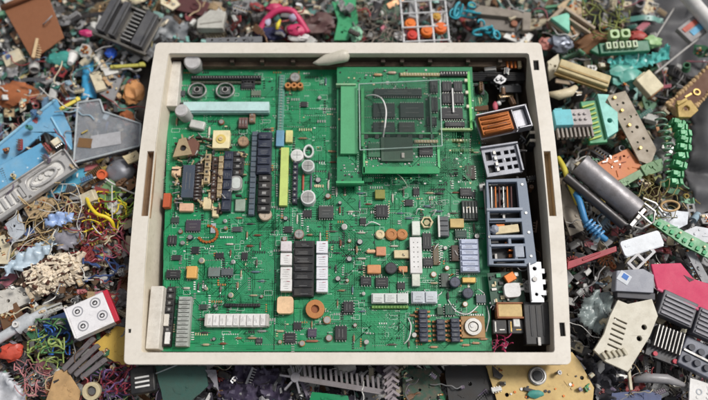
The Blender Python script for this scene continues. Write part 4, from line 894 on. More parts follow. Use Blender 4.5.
outline('pale_board', 'pale grey cracked board piece at the left edge beside the tan wires', 'plastic board', [(4, 224), (20, 214), (26, 232), (10, 244)], 22, 2, mat((196, 202, 210), dirt=.5), 'board', holes_px=((14, 226, 1.5),), tilt=(8, -8))
# corroded cream block
t = empty('corroded_block', 'crusty cream connector block eaten by brown corrosion, lower left of the heap', 'connector')
r_ = random.Random(5)
def jumble(m, n, lo, hi, z0):
    for _ in range(n):
        a, q_ = r_.uniform(0, 6.28), r_.uniform(0, 1) ** .5; u_ = Vector((32 * q_ * math.cos(a), 18 * q_ * math.sin(a), z0 + 9 * math.sqrt(max(0, 1 - q_ * q_)) + r_.uniform(-2, 2)))
        m.mx = Matrix.Translation(u_) @ Euler((r_.gauss(0, .5), r_.gauss(0, .5), r_.gauss(.1, .6))).to_matrix().to_4x4(); m.box(0, 0, -1.5, r_.uniform(lo, hi), r_.uniform(1.4, 3.6), r_.uniform(1.5, 3), 0, .2)
    m.mx = Matrix.Identity(4)
m = MB(mat((228, 214, 192), rough=.7, dirt=.4, dirtc=(130, 100, 76), scale=110, bump=.5)); jumble(m, 170, 4, 13, 0); m.lump((0, 0, -3), 26, .3, seed=12, sub=4, sq=(1.15, .62, .36)); m.obj('crust', t)
m = MB(mat((84, 50, 36), rough=.8, dirt=.5)); jumble(m, 55, 3, 9, 0); m.obj('corrosion', t)
m = MB(mat((190, 174, 150), rough=.7, dirt=.6)); [m.box(-26 + 9 * k, -14 + 1.2 * k, 3, 4, 7, 5, 12) for k in range(6)]; m.obj('lugs', t, .5); place(t, 55, 274, 20, 24, say='the corroded block')
outline('white_bar', 'dirty white flat plastic bar at the lower left edge', 'plastic bar', [(-8, 292), (36, 284), (40, 298), (-8, 318)], 16, 5, mat((204, 200, 192), dirt=.5), 'bar', holes_px=((8, 301, 1.8), (24, 294, 1.8)), say='the dirty white bar')
t = empty('clear_tube', 'translucent white plastic tube with a thick collar at the lower left edge', 'tube')
m = MB(mat((200, 204, 208), rough=.25, dirt=.4)); m.tube([(-30, 0, 0), (-4, 0, 0), (-3, 0, 0), (12, 0, 0), (13, 0, 0), (30, 0, 0)], [5, 5, 8, 8, 5, 4], 16); m.obj('pipe', t, 0); m = MB(WHITE); m.ring(0, 0, 0, 3, 1.6, 11); m.obj('nub', t); place(t, 20, 326, 24, 34, say='the translucent tube')
m = MB(mat((176, 176, 172), rough=.5)); m.box(0, 0, 0, 36, 4, 3); m.box(0, 4, 0, 36, 2, 5); [m.cyl(-14 + 7 * k, 0, 3, 1, .8, 8) for k in range(5)]
place(tag(m.obj('grey_rail', None, .4), 'narrow grey plastic rail above the green cable loops', 'plastic rail'), 46, 314, 22, 22, 5)
# white switch plate with the red side
t = empty('drive_plate', 'white square device with four round marks and a red side, left of the tray corner', 'device')
m = MB(mat((226, 224, 226), rough=.3, dirt=.35, dirtc=(170, 166, 168))); m.box(0, 0, 0, 38, 33, 10); m.obj('case', t, 1)
m = MB(mat((232, 230, 230), rough=.4)); m.box(0, -16.8, -1, 38, 1.6, 12); m.box(-19.6, 0, -1, 1.6, 33, 12); m.obj('rim', t, .4)
m = MB(mat((190, 34, 58), rough=.35)); m.box(21.5, 0, -2, 5, 35, 11); m.obj('red_side', t, .6)
for i, (x, y) in enumerate(((-9, 8), (9, 9), (-9, -8), (11, -6))):
    m = MB(mat((150, 150, 156), rough=.4)); m.ring(x, y, 10, 5.2, 4.2, .5); m.mi(CHIP); m.ring(x - .3, y, 10, 2.4, 1.5, .6); m.box(x - 1, y + 1, 10, 2, .7, .7); m.obj('dial_mark', t)
place(t, 92, 317, 38, 27, -4, 6, say='the red-sided white device')
outline('yellow_sheet', 'plain yellow plastic sheet tucked under the left tray side', 'plastic sheet', [(94, 344), (116, 326), (128, 328), (130, 368), (118, 364), (104, 356)], 22, 2, mat((214, 178, 84), rough=.5, dirt=.35, dirtc=(180, 140, 60)), 'sheet', say='the yellow sheet')
tangle('green cable loop in the knot below the translucent tube', 'green cable loops', 54, 336, 14, 7, (84, 130, 80), 1.5, (20, 38), 21); tangle('yellow-green wire knotted among the green cable loops', 'yellow-green wires in the knot', 46, 352, 14, 9, (150, 168, 96), 1.6, (20, 40), 22)
tangle('blue wire knotted among the green cable loops', 'blue wires in the knot', 54, 340, 12, 4, (50, 100, 180), 1.4, (24, 40), 23); tangle('thin pink wire in the spray at the lower left', 'pink wires lower left', 34, 378, 15, 8, (190, 128, 130), .9, (14, 30), 24)
HERO.append((52, 345, 'the green cable knot'))
m = MB(mat((46, 70, 110), rough=.4)); m.prism(rrect(-13, -10, 13, 10, 4), 0, 7); m.mi(BLACK); m.ring(0, 0, 7, 7, 4, 2); place(tag(m.obj('blue_plug', None, .6), 'dark blue round-socketed plug under the green cable knot', 'plug'), 60, 326, 14, 20)
lump_t('red_clip', 'orange-red bent plastic clip at the lower left edge', 'plastic clip', 10, 352, 20, 12, mat((196, 74, 54), rough=.4), .7, (1.1, .7, .6), 14, say='the orange-red clip')
outline('brown_flap', 'tan folded cardboard flap at the bottom left', 'cardboard', [(46, 402), (56, 372), (66, 368), (80, 392), (76, 408)], 26, 2, mat((186, 150, 104), rough=.7, dirt=.4), 'panel', tilt=(6, 10), say='the tan cardboard flap')
for i in range(4):
    m = MB(mat((112, 106, 108), rough=.4, dirt=.4)); m.box(0, 0, 0, 42 - 4 * i, 4.4, 4); m.box(0, 2.4, 3, 40 - 4 * i, .8, 1.4); m.cyl(16 - 2 * i, 0, 4, 1.2, .6, 8)
    place(tag(m.obj('metal_strip', None, .4), ('topmost and longest', 'second', 'third', 'lowest and shortest')[i] + ' of the stacked dark metal strips beside the yellow sheet', 'metal strip', 'stacked metal strips'), 80 + i * 5, 354 + i * 5, 28 - i, 48 - 3 * i, 4)
sheet_t('white_film', 'crumpled white plastic film in the bottom left corner', 'plastic film', [(-8, 372), (10, 374), (28, 396), (26, 410), (-8, 412)], 22, .8, mat((200, 202, 208), rough=.35, dirt=.4), 6, .08, 12, 'the white film')
tangle('red wire in the bundle below the yellow sheet', 'red wires below the yellow sheet', 118, 378, 13, 10, (134, 48, 66), 1.4, (14, 34), 25); tangle('mauve wire in the bundle below the yellow sheet', 'mauve wires below the yellow sheet', 110, 388, 15, 8, (110, 84, 130), 1.2, (14, 30), 26)
HERO.append((116, 380, 'the red wire bundle'))
m = MB(mat((200, 186, 150))); m.ring(0, 0, 0, 9, 5, 6); m.mi(STEEL); m.cyl(0, 0, 0, 4, 3, 14); place(tag(m.obj('ring_magnet', None, .5), 'cream ring with steel core near the bottom edge, right of the tan flap', 'ring'), 93, 391, 24, 0, 8)
t = empty('plug_block', 'black plug block with white striped bars below the tray corner', 'connector'); m = MB(BLACK); m.box(0, 0, 0, 24, 26, 10); m.obj('housing', t, 1.2)
m = MB(WHITE); [m.box(0, -7 + 4.5 * k, 10, 14, 1.8, 1.4) for k in range(3)]; m.obj('stripes', t, .2); place(t, 145, 381, 24, 10, -5, say='the black plug block')
# ---- bottom
def x_(t, cv):
    a, b = cv(150, 376), cv(180, 364); m = MB(mat((180, 190, 190))); m.rod((a[0], a[1], .6), (b[0], b[1], .6), .7, 6); m.obj('scratch', t)
outline('dark_green_plate', 'flat dark green plate with one pale scratch, below the tray', 'plate', [(154, 366), (206, 366), (208, 386), (190, 402), (164, 404)], 26, 3, mat((58, 92, 84), rough=.35, dirt=.4), 'plate', extra=x_, say='the dark green plate')
outline('grey_triangle', 'small grey triangular plate right of the dark green plate', 'plate', [(205, 370), (216, 370), (219, 392)], 28, 2, mat((130, 128, 136)), 'plate', tilt=(0, 6))
t = empty('toothed_rail', 'long grey toothed plastic rail below the middle of the tray', 'toothed rail')
m = MB(mat((136, 130, 132), rough=.5, dirt=.4)); m.box(0, -6, 0, 88, 5, 6); m.box(0, -8, 5, 88, 1.2, 2)
for k in range(16): m.box(-40 + 5.3 * k, 2, 0, 2.6, 12, 5, 14)
m.obj('rail', t, .4); place(t, 344, 379, 26, -9, 10, say='the toothed rail')
t = empty('ratchet', 'upright grey ratchet column at the right end of the toothed rail', 'ratchet'); m = MB(mat((150, 140, 144), rough=.5)); m.box(0, 0, 0, 9, 40, 4)
for k in range(6): m.box(-3, -16 + 6.5 * k, 3, 10, 2.6, 5, 35); m.box(4, -14 + 6.5 * k, 3, 9, 2.6, 5, -35)
m.obj('column', t, .4); place(t, 391, 386, 28, 2, say='the ratchet column')
outline('green_board_scrap', 'green board scrap below the toothed rail', 'circuit board', [(312, 392), (348, 396), (352, 412), (306, 412)], 20, 1.6, PCB, 'board', tilt=(5, 0))
outline('speckled_board', 'dark green speckled board right of the ratchet column', 'circuit board', [(402, 370), (438, 368), (444, 410), (404, 410)], 12, 1.6, mat((44, 80, 62), dirt=.7, dirtc=(130, 90, 80), scale=200), 'board', holes_px=((412, 378, 1.4), (430, 376, 1.4), (420, 390, 1.4)), say='the speckled board')
outline('black_slab', 'plain matt black panel lying flat under the tray, left of the yellow board', 'panel', [(444, 366), (494, 366), (506, 404), (450, 410)], 18, 3, mat((34, 34, 36), rough=.5), 'panel', holes_px=((470, 384, 2),), say='the black panel')
sheet_t('purple_film', 'dark purple crumpled film below the tray, left of the toothed rail', 'plastic film', [(216, 378), (240, 366), (280, 370), (292, 396), (270, 410), (220, 410)], 10, .8, mat((70, 62, 84), rough=.3, dirt=.5, dirtc=(130, 124, 140)), 7, .09, 14, 'the purple film', 2.4, smooth=False)
t = empty('fan_guard', 'light grey vane cluster at the left end of the toothed rail', 'fan piece'); m = MB(mat((140, 138, 144), rough=.4))
for k in range(6): m.box(8 * math.cos(k), 8 * math.sin(k), 0, 16, 2, 7, k * 57)
m.cyl(0, 0, 0, 5, 8, 14); m.obj('vanes', t, .3); place(t, 296, 378, 24)
# yellow board
def x_(t, cv):
    a = cv(537, 376); m = MB(STEEL); m.cyl(*a, 0, 9, 2.4, 20); m.mi(CHIP); m.cyl(*a, 2.4, 5, 1.6, 16); m.mi(TIN); m.ring(*a, 2.4, 8, 6.4, 1.4); m.obj('motor', t, .3)
    a = cv(535, 394); m = MB(mat((70, 150, 140))); m.lump((a[0], a[1], 2), 5, .5, seed=2, sub=2, sq=(1.6, .8, .5)); m.mi(CHIP); m.box(a[0] - 4, a[1] + 3, 0, 14, 3, 3, -15); m.obj('teal_part', t)
    m = MB(CHIP, COPPER); r_ = random.Random(3)
    for _ in range(14): b = cv(r_.uniform(510, 585), r_.uniform(374, 398)); m.mi((CHIP, COPPER, TIN)[_ % 3]); m.cyl(*b, 0, r_.uniform(.8, 1.6), 1, 8)
    m.obj('solder', t)
outline('yellow_board', 'ochre yellow circuit board with a grey motor disc, under the lower right tray corner', 'circuit board', [(486, 366), (572, 352), (580, 362), (594, 388), (592, 410), (500, 410)], 22, 2, mat((206, 176, 110), rough=.42, dirt=.5, dirtc=(160, 120, 70), scale=40), 'board', holes_px=((582, 378, 2), (507, 395, 2), (560, 372, 1.2)), extra=x_, say='the yellow board')
sheet_t('black_bag', 'shiny black crumpled bag right of the yellow board', 'plastic bag', [(584, 360), (604, 352), (624, 372), (636, 380), (626, 404), (600, 410), (592, 384)], 12, .8, mat((66, 66, 72), rough=.25, dirt=.4, dirtc=(140, 140, 148)), 9, .08, 15, 'the black bag', 2.2, smooth=False)
m = MB(mat((206, 196, 170))); m.box(0, 0, 0, 3, 24, 3); m.box(0, 10, 0, 5, 3, 5); place(tag(m.obj('cream_peg', None, .5), 'thin cream peg under the slotted cream plate', 'peg'), 629, 378, 22)
m = MB(mat((150, 148, 150), rough=.35)); m.tube([(-26, 0, 0), (-14, 3, 2), (6, 3, 2), (26, -2, 0)], [3, 5, 5, 2], 10); place(tag(m.obj('lever', None, 0, True), 'smooth grey curved handle near the bottom right', 'handle'), 660, 382, 24, -4, say='the grey handle')
outline('blue_strip_board', 'dark blue strip board at the bottom edge, right of the black bag', 'circuit board', [(612, 393), (648, 390), (662, 396), (660, 406), (610, 406)], 22, 1.6, mat((40, 60, 110), rough=.4, dirt=.4), 'board')
def x_(t, cv):
    a = cv(699, 392); m = MB(mat((180, 184, 190))); m.ring(*a, 0, 3, 2, .5); m.obj('ring_mark', t)
outline('white_card', 'clean white plastic card in the bottom right corner', 'plastic card', [(690, 378), (716, 386), (716, 408), (688, 408)], 30, 2, WHITE, 'card', extra=x_, tilt=(0, 4))
# ---- lower right
t = empty('slotted_plate', 'big cream plastic plate with long slots and two black holes, right of the tray', 'plastic plate')
pts = [(618, 300), (628, 304), (652, 299), (658, 316), (650, 336), (628, 372), (606, 362), (594, 350), (604, 334), (610, 316)]; cx, cy, org, tt, q = poly_local(pts, 44); t.location = org
cv = lambda x, y: tuple(((P(x, y, 44 * U) - org) / U)[:2]); hs_ = [circ(*cv(644.2, 327.3), 2.7, 11), circ(*cv(639.4, 338.6), 2.7, 13), circ(*cv(606, 352), 1.7)]
for k in range(6):
    a = cv(614 + k * -1.3, 318 + k * 5.2); b = cv(627 + k * -1.3, 324 + k * 5.2); dx, dy = b[0] - a[0], b[1] - a[1]; n_ = math.hypot(dx, dy); wx, wy = -dy / n_ * .9, dx / n_ * .9
    hs_.append([(a[0] - wx, a[1] - wy), (b[0] - wx, b[1] - wy), (b[0] + wx, b[1] + wy), (a[0] + wx, a[1] + wy)])
m = MB(mat((212, 206, 190), rough=.5, dirt=.35, dirtc=(160, 148, 124))); m.prism(q, -4, 0, hs_); m.obj('plate', t, .6)
m = MB(mat((190, 182, 160))); 
for k in range(5): a = cv(604 + k * 5, 356 - k * 1); m.box(a[0], a[1], -1, 3, 7, 4, 30)
m.obj('lugs', t, .4); HERO.append((630, 335, 'the slotted cream plate'))
sheet_t('clear_shard', 'crumpled translucent grey-green bag between the tray and the slotted plate', 'plastic bag', [(584, 300), (596, 290), (612, 294), (612, 316), (600, 334), (584, 326), (578, 314)], 26, .8, mat((140, 152, 152), rough=.25, dirt=.5, dirtc=(190, 200, 196), alpha=.85), 5, .1, 16, 'the grey-green bag', 2.2)
t = empty('pink_case', 'bright pink plastic case lid with folded edge at the right edge of the picture', 'plastic lid')
pts = [(651, 264), (681, 263), (694, 279), (716, 286), (716, 318), (690, 306), (657, 289)]; cx, cy, org, tt, q = poly_local(pts, 40); t.location = org
m = MB(mat((208, 62, 100), rough=.6, dirt=.25, dirtc=(190, 60, 100))); m.prism(q, -3, 0); m.obj('lid', t, .7)
m = MB(mat((226, 104, 140), rough=.4)); a, b, c = q[6], q[5], q[4]; m.tube([(*a, .4), (*b, .4), (*c, .4)], 1.6, 8); m.mi(mat((60, 20, 36))); a = cv2 = tuple(((P(690, 278, 40 * U) - org) / U)[:2]); m.prism([(a[0] - 6, a[1] + 3), (a[0] + 4, a[1] - 2), (a[0] - 1, a[1] - 4)], 0, .4); m.obj('edge', t); HERO.append((682, 286, 'the pink lid'))
for i, (x, y, w_, h_) in enumerate(((672, 310, 36, 26), (702, 326, 26, 28))):
    t = empty('vent_block', ('wider dark grey louvred vent block under the pink lid', 'dark grey louvred vent block at the right edge below the pink lid')[i], 'vent block', None); m = MB(mat((84, 84, 92), rough=.4, dirt=.4)); m.box(0, 0, 0, w_, h_, 12); m.obj('case', t, .8)
    m = MB(mat((140, 138, 146), rough=.4)); [m.box(0, -h_ / 2 + 3 + 4.4 * k, 12, w_ * .86, 2, 1.6) for k in range(int(h_ / 4.4))]; m.obj('slats', t, .2); place(t, x, y, 30, -24, 4, 4, say=('the wide vent block', 'the right vent block')[i])
t = empty('fin_heat_sink', 'black heat sink with fine upright fins below the wide vent block', 'heat sink'); m = MB(mat((50, 50, 54), rough=.4, metal=.3)); m.box(0, 0, 0, 34, 34, 4); m.obj('base', t, .5)
m = MB(mat((150, 148, 146), rough=.35, metal=.5)); [m.box(-13 + 3.6 * k, 4, 4, 1, 22, 8) for k in range(8)]; m.obj('fins', t); m = MB(mat((190, 50, 70))); m.cyl(-8, -13, 4, 2.4, 2.4, 10); m.cyl(12, -13, 4, 2.4, 2.4, 10); m.obj('red_dots', t, .2); place(t, 664, 345, 26, -22, say='the black heat sink')
t = empty('motor_block', 'blue-grey ribbed module with round posts at the right edge below the vent blocks', 'module'); m = MB(mat((104, 108, 124), rough=.4, dirt=.5)); m.box(0, 0, 0, 34, 30, 10); m.obj('case', t, 1); m = MB(mat((60, 62, 74))); [m.cyl(-10 + 10 * (k % 3), -7 + 12 * (k // 3), 10, 3.4, 3, 12) for k in range(6)]; m.obj('posts', t, .3); m = MB(STEEL); m.box(0, 0, 10, 32, 2, 2); m.obj('bar', t); place(t, 694, 358, 24, -28, say='the ribbed module')
t = empty('battery_pack', 'grey box with a small blue and white sticker, right of the tray', 'box'); m = MB(mat((150, 152, 162), rough=.3, dirt=.4, dirtc=(190, 190, 196))); m.prism([(-20, -8), (18, -10), (20, 8), (10, 14), (-17, 12)], 0, 12); m.obj('case', t, 1)
m = MB(mat((70, 70, 78), rough=.4)); m.box(2, -12, -4, 38, 7, 12, -4); m.obj('front_band', t, .8); m = MB(mat((220, 224, 230))); m.box(-10, 5, 12, 12, 10, .4, -35); m.mi(mat((60, 120, 200))); m.box(-9, 6, 12.4, 6, 5, .2, -35); m.obj('sticker', t); place(t, 630, 284, 32, 0, 6, say='the blue-stickered grey box')
m = MB(mat((222, 226, 232), rough=.3, dirt=.2)); m.prism(rrect(-21, -8, 21, 8, 3), 0, 3); m.box(0, -8, -3, 40, 1.4, 5); m.box(-15, 2, 3, 5, 2, .5); place(tag(m.obj('white_cover', None, .6), 'clean bluish-white plastic cover above the grey box', 'plastic cover'), 641, 244, 38, 17, 4, say='the bluish-white cover')
m = MB(mat((158, 34, 50), rough=.4)); m.prism([(-28, -3), (26, -5), (28, 0), (-24, 4)], 0, 4); m.box(0, 0, 4, 20, 2, 1); place(tag(m.obj('red_strip', None, .6), 'dark red tapered strip left of the bluish-white cover', 'plastic strip'), 590, 257, 34, 22, 4, say='the dark red strip')
t = empty('light_frame', 'small light grey open frame below the bluish-white cover', 'frame'); m = MB(mat((196, 194, 196), rough=.4)); m.prism(rrect(-15, -6, 15, 6, 1), 0, 4, [rectp(-12, -3.6, -2, 3.6), rectp(1, -3.6, 12, 3.6)]); m.obj('frame', t, .4); place(t, 640, 258, 36, 42, 4)
def x_(t, cv):
    m = MB(mat((60, 170, 110)))
    for k in range(9): a = cv(652 + k * 6.5, 220 + k * 4.1); m.box(a[0], a[1], 0, 3.5, 4, 1.6, -32)
    m.mi(CREAM)
    for k in range(5): a = cv(656 + k * 12, 219 + k * 7); m.cyl(*a, 0, 1.2, 2, 8)
    m.obj('chips', t, .1)
outline('green_strip_board', 'long narrow bright green circuit board strip pointing to the right edge', 'circuit board', [(644, 218), (652, 214), (716, 248), (716, 262), (684, 246)], 40, 2, mat((30, 140, 76), rough=.35, dirt=.3), 'board', extra=x_, holes_px=((676, 236, 1.4), (704, 250, 1.4)), say='the green strip board')
outline('grey_white_sheet', 'pale grey plastic sheet above the green strip board', 'plastic sheet', [(652, 214), (662, 208), (690, 211), (688, 224), (676, 230)], 32, 1.6, mat((186, 192, 202), rough=.35, dirt=.4), 'sheet', tilt=(-4, 6))
outline('white_wedge', 'white flat wedge at the right edge above the green strip board', 'plastic sheet', [(680, 232), (696, 226), (716, 230), (716, 242), (700, 243)], 34, 1.6, mat((214, 216, 222), rough=.35), 'sheet', tilt=(0, -5))
outline('grey_slab', 'grey flat slab right of the green strip board end and above the pink lid', 'plate', [(686, 252), (694, 250), (712, 284), (702, 282)], 32, 3, mat((150, 152, 156)), 'plate', holes_px=((698, 268, 1.6),))
# ---- right: roller, cables
t = empty('steel_roller', 'long dark grey steel roller with wire frame at its end, right of the tray', 'roller')
m = MB(mat((150, 147, 150), rough=.42, metal=.45, dirt=.5)); m.tube([(-38, 0, 0), (34, 0, 0)], 12, 40); m.obj('roller', t, .6, False)
m = MB(mat((70, 68, 70), rough=.35, metal=.4)); m.tube([(-40, -18, -4), (34, -18, -4)], 5, 16); m.obj('shaft', t)
m = MB(TIN)
m.tube([(34, 8, 8), (46, 8, 9), (52, 0, 6), (48, -12, 2), (34, -18, 0)], 1.3, 7); m.tube([(30, 13, 6), (42, 16, 8), (56, 12, 8)], 1.2, 7); m.tube([(34, -6, 12), (50, -6, 11)], 1.1, 7); m.tube([(40, -18, 2), (44, 14, 10)], 1.1, 7); m.obj('wire_frame', t)
m = MB(STEEL); m.box(38, -6, -6, 4, 26, 12); m.obj('end_plate', t, .5); place(t, 609, 189, 40, -43, 0, 3, say='the steel roller')
wire('cable', 'bright blue thick cable left of the steel roller', 'cable', [(570, 186, 24), (578, 198, 34), (582, 210, 36), (586, 222, 34), (596, 232, 30), (606, 240, 26)], 3.4, (62, 136, 190)); HERO.append((588, 222, 'the blue cable'))
t = empty('spiral_sleeve', 'blue spiral ring sleeve at the lower end of the blue cable', 'cable sleeve'); m = MB(mat((90, 160, 214), rough=.3)); 
for k in range(5): m.tube([(-8 + 4 * k, 5 * math.cos(a), 5 * math.sin(a)) for a in [j * math.pi / 5 for j in range(11)]], 1.3, 6)
m.obj('rings', t); place(t, 594, 229, 38, -48)
wire('cable', 'yellow flat cable between the tray and the steel roller', 'cable', [(558, 158, 24), (564, 168, 32), (568, 180, 34), (574, 194, 30), (578, 204, 24)], 3, (214, 200, 80)); HERO.append((566, 178, 'the yellow cable'))
outline('grey_card', 'plain grey-beige card upright between the tray and the blue cable', 'card', [(562, 180), (576, 204), (584, 230), (570, 236), (560, 206)], 20, 2, mat((158, 148, 134), rough=.6), 'card')
def x_(t, cv):
    m = MB(TIN, CHIP); r_ = random.Random(9)
    for _ in range(16): a = cv(r_.uniform(604, 632), r_.uniform(156, 170)); m.mi((TIN, mat((150, 70, 36)))[_ % 2]); m.box(*a, 0, r_.uniform(1, 6), 1, 1, r_.uniform(0, 90))
    m.obj('solder', t)
outline('orange_board', 'orange-brown bare circuit board above the steel roller', 'circuit board', [(597, 163), (628, 148), (646, 170), (614, 182)], 30, 2, mat((202, 116, 64), rough=.5, dirt=.5, dirtc=(222, 160, 110)), 'board', extra=x_, holes_px=((624, 156, 1.2),), say='the orange board')
outline('plastic_strip', 'pale green flat slat under the orange board', 'plastic strip', [(612, 184), (642, 168), (648, 174), (620, 190)], 32, 3, mat((128, 160, 120), rough=.5, dirt=.4), 'slat')
t = empty('perforated_plate', 'beige perforated metal plate standing diagonally on the right heap', 'metal plate')
pts = [(604, 98), (624, 92), (658, 148), (652, 164), (640, 160)]; cx, cy, org, tt, q = poly_local(pts, 36); t.location = org; cv = lambda x, y: tuple(((P(x, y, 36 * U) - org) / U)[:2])
m = MB(mat((156, 142, 122), rough=.5, dirt=.4)); m.prism(q, -2, 0, [circ(*cv(*c_), r_) for c_, r_ in (((622, 104), 1.6), ((616, 106), 1.2), ((630, 117), 1.6), ((637, 127), 2), ((644, 138), 1.6), ((638, 142), 1.2), ((632, 132), 1.2), ((648, 150), 1.4), ((624, 120), 1.2), ((636, 115), 1))])
m.obj('plate', t, .3); m = MB(GOLD); [m.cyl(*cv(x, y), 0, 1.6, 3, 8) for x, y in ((612, 100), (620, 112), (640, 148), (628, 126))]; m.obj('studs', t); t.rotation_euler = (R(3), R(6), 0); HERO.append((632, 128, 'the perforated plate'))
t = empty('comb_connector', 'cyan and grey connector block with a comb of teeth, touching the right tray side', 'connector')
m = MB(mat((112, 196, 206), rough=.4, dirt=.35)); m.box(-10, 5, 0, 18, 18, 12); m.box(-12, 15, 0, 8, 6, 8); m.obj('blue_half', t, .8); m = MB(mat((188, 180, 178), rough=.5, dirt=.4)); m.box(8, 5, 0, 20, 18, 11); [m.cyl(2 + 5 * (k % 3), 2 + 6 * (k // 3), 11, 1.6, 2, 8) for k in range(6)]; m.obj('grey_half', t, .6)
m = MB(mat((150, 140, 132))); [m.box(-16 + 4.2 * k, -9, 2, 2, 12, 5) for k in range(9)]; m.obj('teeth', t, .2); place(t, 571, 127, 40, 3, -6, say='the comb connector')
t = empty('green_comb', 'green and yellow stepped comb with a teal block, right of the comb connector', 'comb'); m = MB(mat((74, 156, 108), rough=.4)); m.box(0, 0, 0, 18, 46, 6); m.obj('body', t, .8); m = MB(mat((176, 196, 96))); [m.box(-3, -18 + 5 * k, 6, 13, 1.8, 3, 12) for k in range(8)]; m.obj('teeth', t, .3)
m = MB(mat((140, 212, 200), rough=.4, dirt=.3)); m.prism([(8, -20), (20, -14), (24, 6), (14, 18), (20, 26), (8, 28)], 0, 10, [circ(14, -2, 2.4)]); m.obj('teal_block', t, .8); place(t, 592, 124, 34, 6, say='the green comb')
t = empty('green_connector_strip', 'bright green jointed connector strip with ribbed segments hanging at the right of the heap', 'connector strip')
m = MB(mat((54, 164, 100), rough=.35, dirt=.4)); c_ = spline([(2, 34, 0), (5, 20, 6), (3, 4, 8), (-1, -14, 6), (-3, -30, 0)], 2)
for k in range(len(c_)):
    p_ = c_[k]; m.mx = Matrix.Translation(p_) @ Euler((0, 0, R(-12 + 9 * (k % 3)))).to_matrix().to_4x4(); m.box(0, 0, -5, 14 - (k % 2) * 2, 6.2, 10); m.box(-3, 0, 5, 5, 5, 2.4); m.box(4, 0, 5, 2, 6.4, 1.6); m.cyl(0, 0, 5, 1.2, 1.6, 8)
m.mx = Matrix.Identity(4); m.obj('segments', t, .5); m = MB(mat((120, 190, 140))); [m.box(-9, -26 + 6 * k, 0, 6, 1.8, 5, 14) for k in range(10)]; m.obj('teeth', t, .3); place(t, 676, 155, 34, -6, say='the green connector strip')
t = empty('spring_coil', 'pale green coil spring left of the green connector strip', 'spring'); m = MB(mat((128, 160, 140), rough=.4, metal=.3)); m.tube([(5 * math.cos(a), -22 + a * 1.05, 5 * math.sin(a)) for a in [k * .4 for k in range(105)]], .9, 6); m.obj('coil', t, 0, True); place(t, 664, 132, 38, 6)
outline('ribbon_end', 'small olive green circuit board left of the green connector strip', 'circuit board', [(640, 166), (662, 158), (664, 170), (646, 176)], 34, 2, mat((110, 150, 104), dirt=.5), 'board', holes_px=((652, 167, 1.2),))
t = empty('yellow_bracket', 'yellowed corroded bracket above the coil spring', 'bracket'); m = MB(mat((200, 170, 100), rough=.6, dirt=.6, dirtc=(110, 80, 40))); m.prism([(-10, -8), (2, -10), (12, -4), (8, 8), (-6, 10)], 0, 4, [circ(1, 0, 3)]); m.box(-4, 6, 3, 12, 3, 6, 20); m.obj('bracket', t, .5); place(t, 684, 118 - 8, 32, 10)
tangle('thin olive wire in the spray right of the steel roller', 'olive wires right', 654, 196, 18, 8, (140, 130, 80), 1.0, (28, 42), 31); wire('wire', 'tan wire coiled in a ring right of the steel roller', 'wire', [(670 + 9 * math.cos(a), 206 + 5 * math.sin(a), 42 + a) for a in [k * .5 for k in range(22)]], 1.2, (196, 160, 110)); HERO.append((670, 206, 'the tan wire ring'))
# ---- upper right
t = empty('beige_bar', 'long yellowed beige channel bar right of the upper tray corner', 'channel bar'); m = MB(mat((206, 188, 140), rough=.5, dirt=.4)); m.box(0, 0, 0, 52, 13, 8); m.obj('body', t, 1); m = MB(mat((170, 140, 80))); m.box(0, -2, 8, 50, 2, 1); m.box(0, -8, 0, 54, 2.4, 4); m.obj('groove', t, .2); place(t, 582, 76, 32, -21, 4, say='the beige bar')
m = MB(mat((222, 208, 176), rough=.45)); m.tube([(-14, -2, 0), (-4, -4, 1), (8, -1, 2), (14, 5, 1)], [2, 5, 4.6, 2.6], 12); place(tag(m.obj('cream_horn', None, 0, True), 'smooth cream curved horn beside the upper right tray side', 'plastic piece'), 562, 92, 32, 0, say='the cream horn')
outline('beige_wedge', 'pale beige wedge standing between the tray corner and the beige bar', 'plastic piece', [(547, 62), (558, 54), (562, 72), (550, 80)], 24, 4, mat((196, 186, 160), dirt=.4), 'wedge', holes_px=((555, 66, 1.6),), tilt=(5, 5))
t = empty('teal_box', 'teal-topped beige open box at the upper right of the heap', 'box'); m = MB(mat((176, 158, 136), rough=.55, dirt=.4)); m.prism([(-18, -10), (16, -12), (18, 12), (-14, 12)], 0, 3); m.box(8, 8, 2, 36, 3, 8, -2); m.box(12, 2, 2, 26, 2.4, 6, -2); m.obj('case', t, .6); m = MB(mat((122, 206, 178), rough=.4, dirt=.25)); m.prism([(-16, -8), (8, -10), (-4, 9)], 3, 8); m.obj('teal_face', t, .8); place(t, 566, 24, 22, -36, 5, say='the teal box')
lump_t('grey_wad', 'crumpled blue-grey foil wad below the teal box', 'foil', 560, 44, 18, 11, mat((136, 142, 156), rough=.35, metal=.3), .7, (1.1, .8, .7), 33, say='the foil wad')
lump_t('brown_wad', 'torn brown paper wad right of the foil wad', 'paper', 592, 42, 18, 14, mat((134, 94, 62), rough=.7, dirt=.5), .7, (1.3, .7, .6), 34, rz=25, say='the brown paper wad')
lump_t('pink_wad', 'dull red and pink crumpled wrapper beside the tray corner', 'wrapper', 547, 44, 14, 8, mat((176, 90, 84), rough=.5, dirt=.6, dirtc=(220, 190, 170)), .7, (1.1, .8, .6), 35)
t = empty('green_terminal_block', 'dark green terminal block with a row of pale square terminals, upper right', 'terminal block'); m = MB(mat((40, 116, 84), rough=.4, dirt=.3)); m.box(0, 0, 0, 50, 12, 7); m.prism([(-25, -6), (-34, 0), (-25, 6)], 0, 5); m.obj('body', t, 1)
m = MB(mat((190, 206, 170), rough=.45)); [m.box(-17 + 6.6 * k, 1, 7, 4.6, 7, 4) for k in range(5)]; m.mi(HOLE); [m.box(-17 + 6.6 * k, 1, 11, 1.4, 4, .2) for k in range(5)]; m.obj('terminals', t, .4)
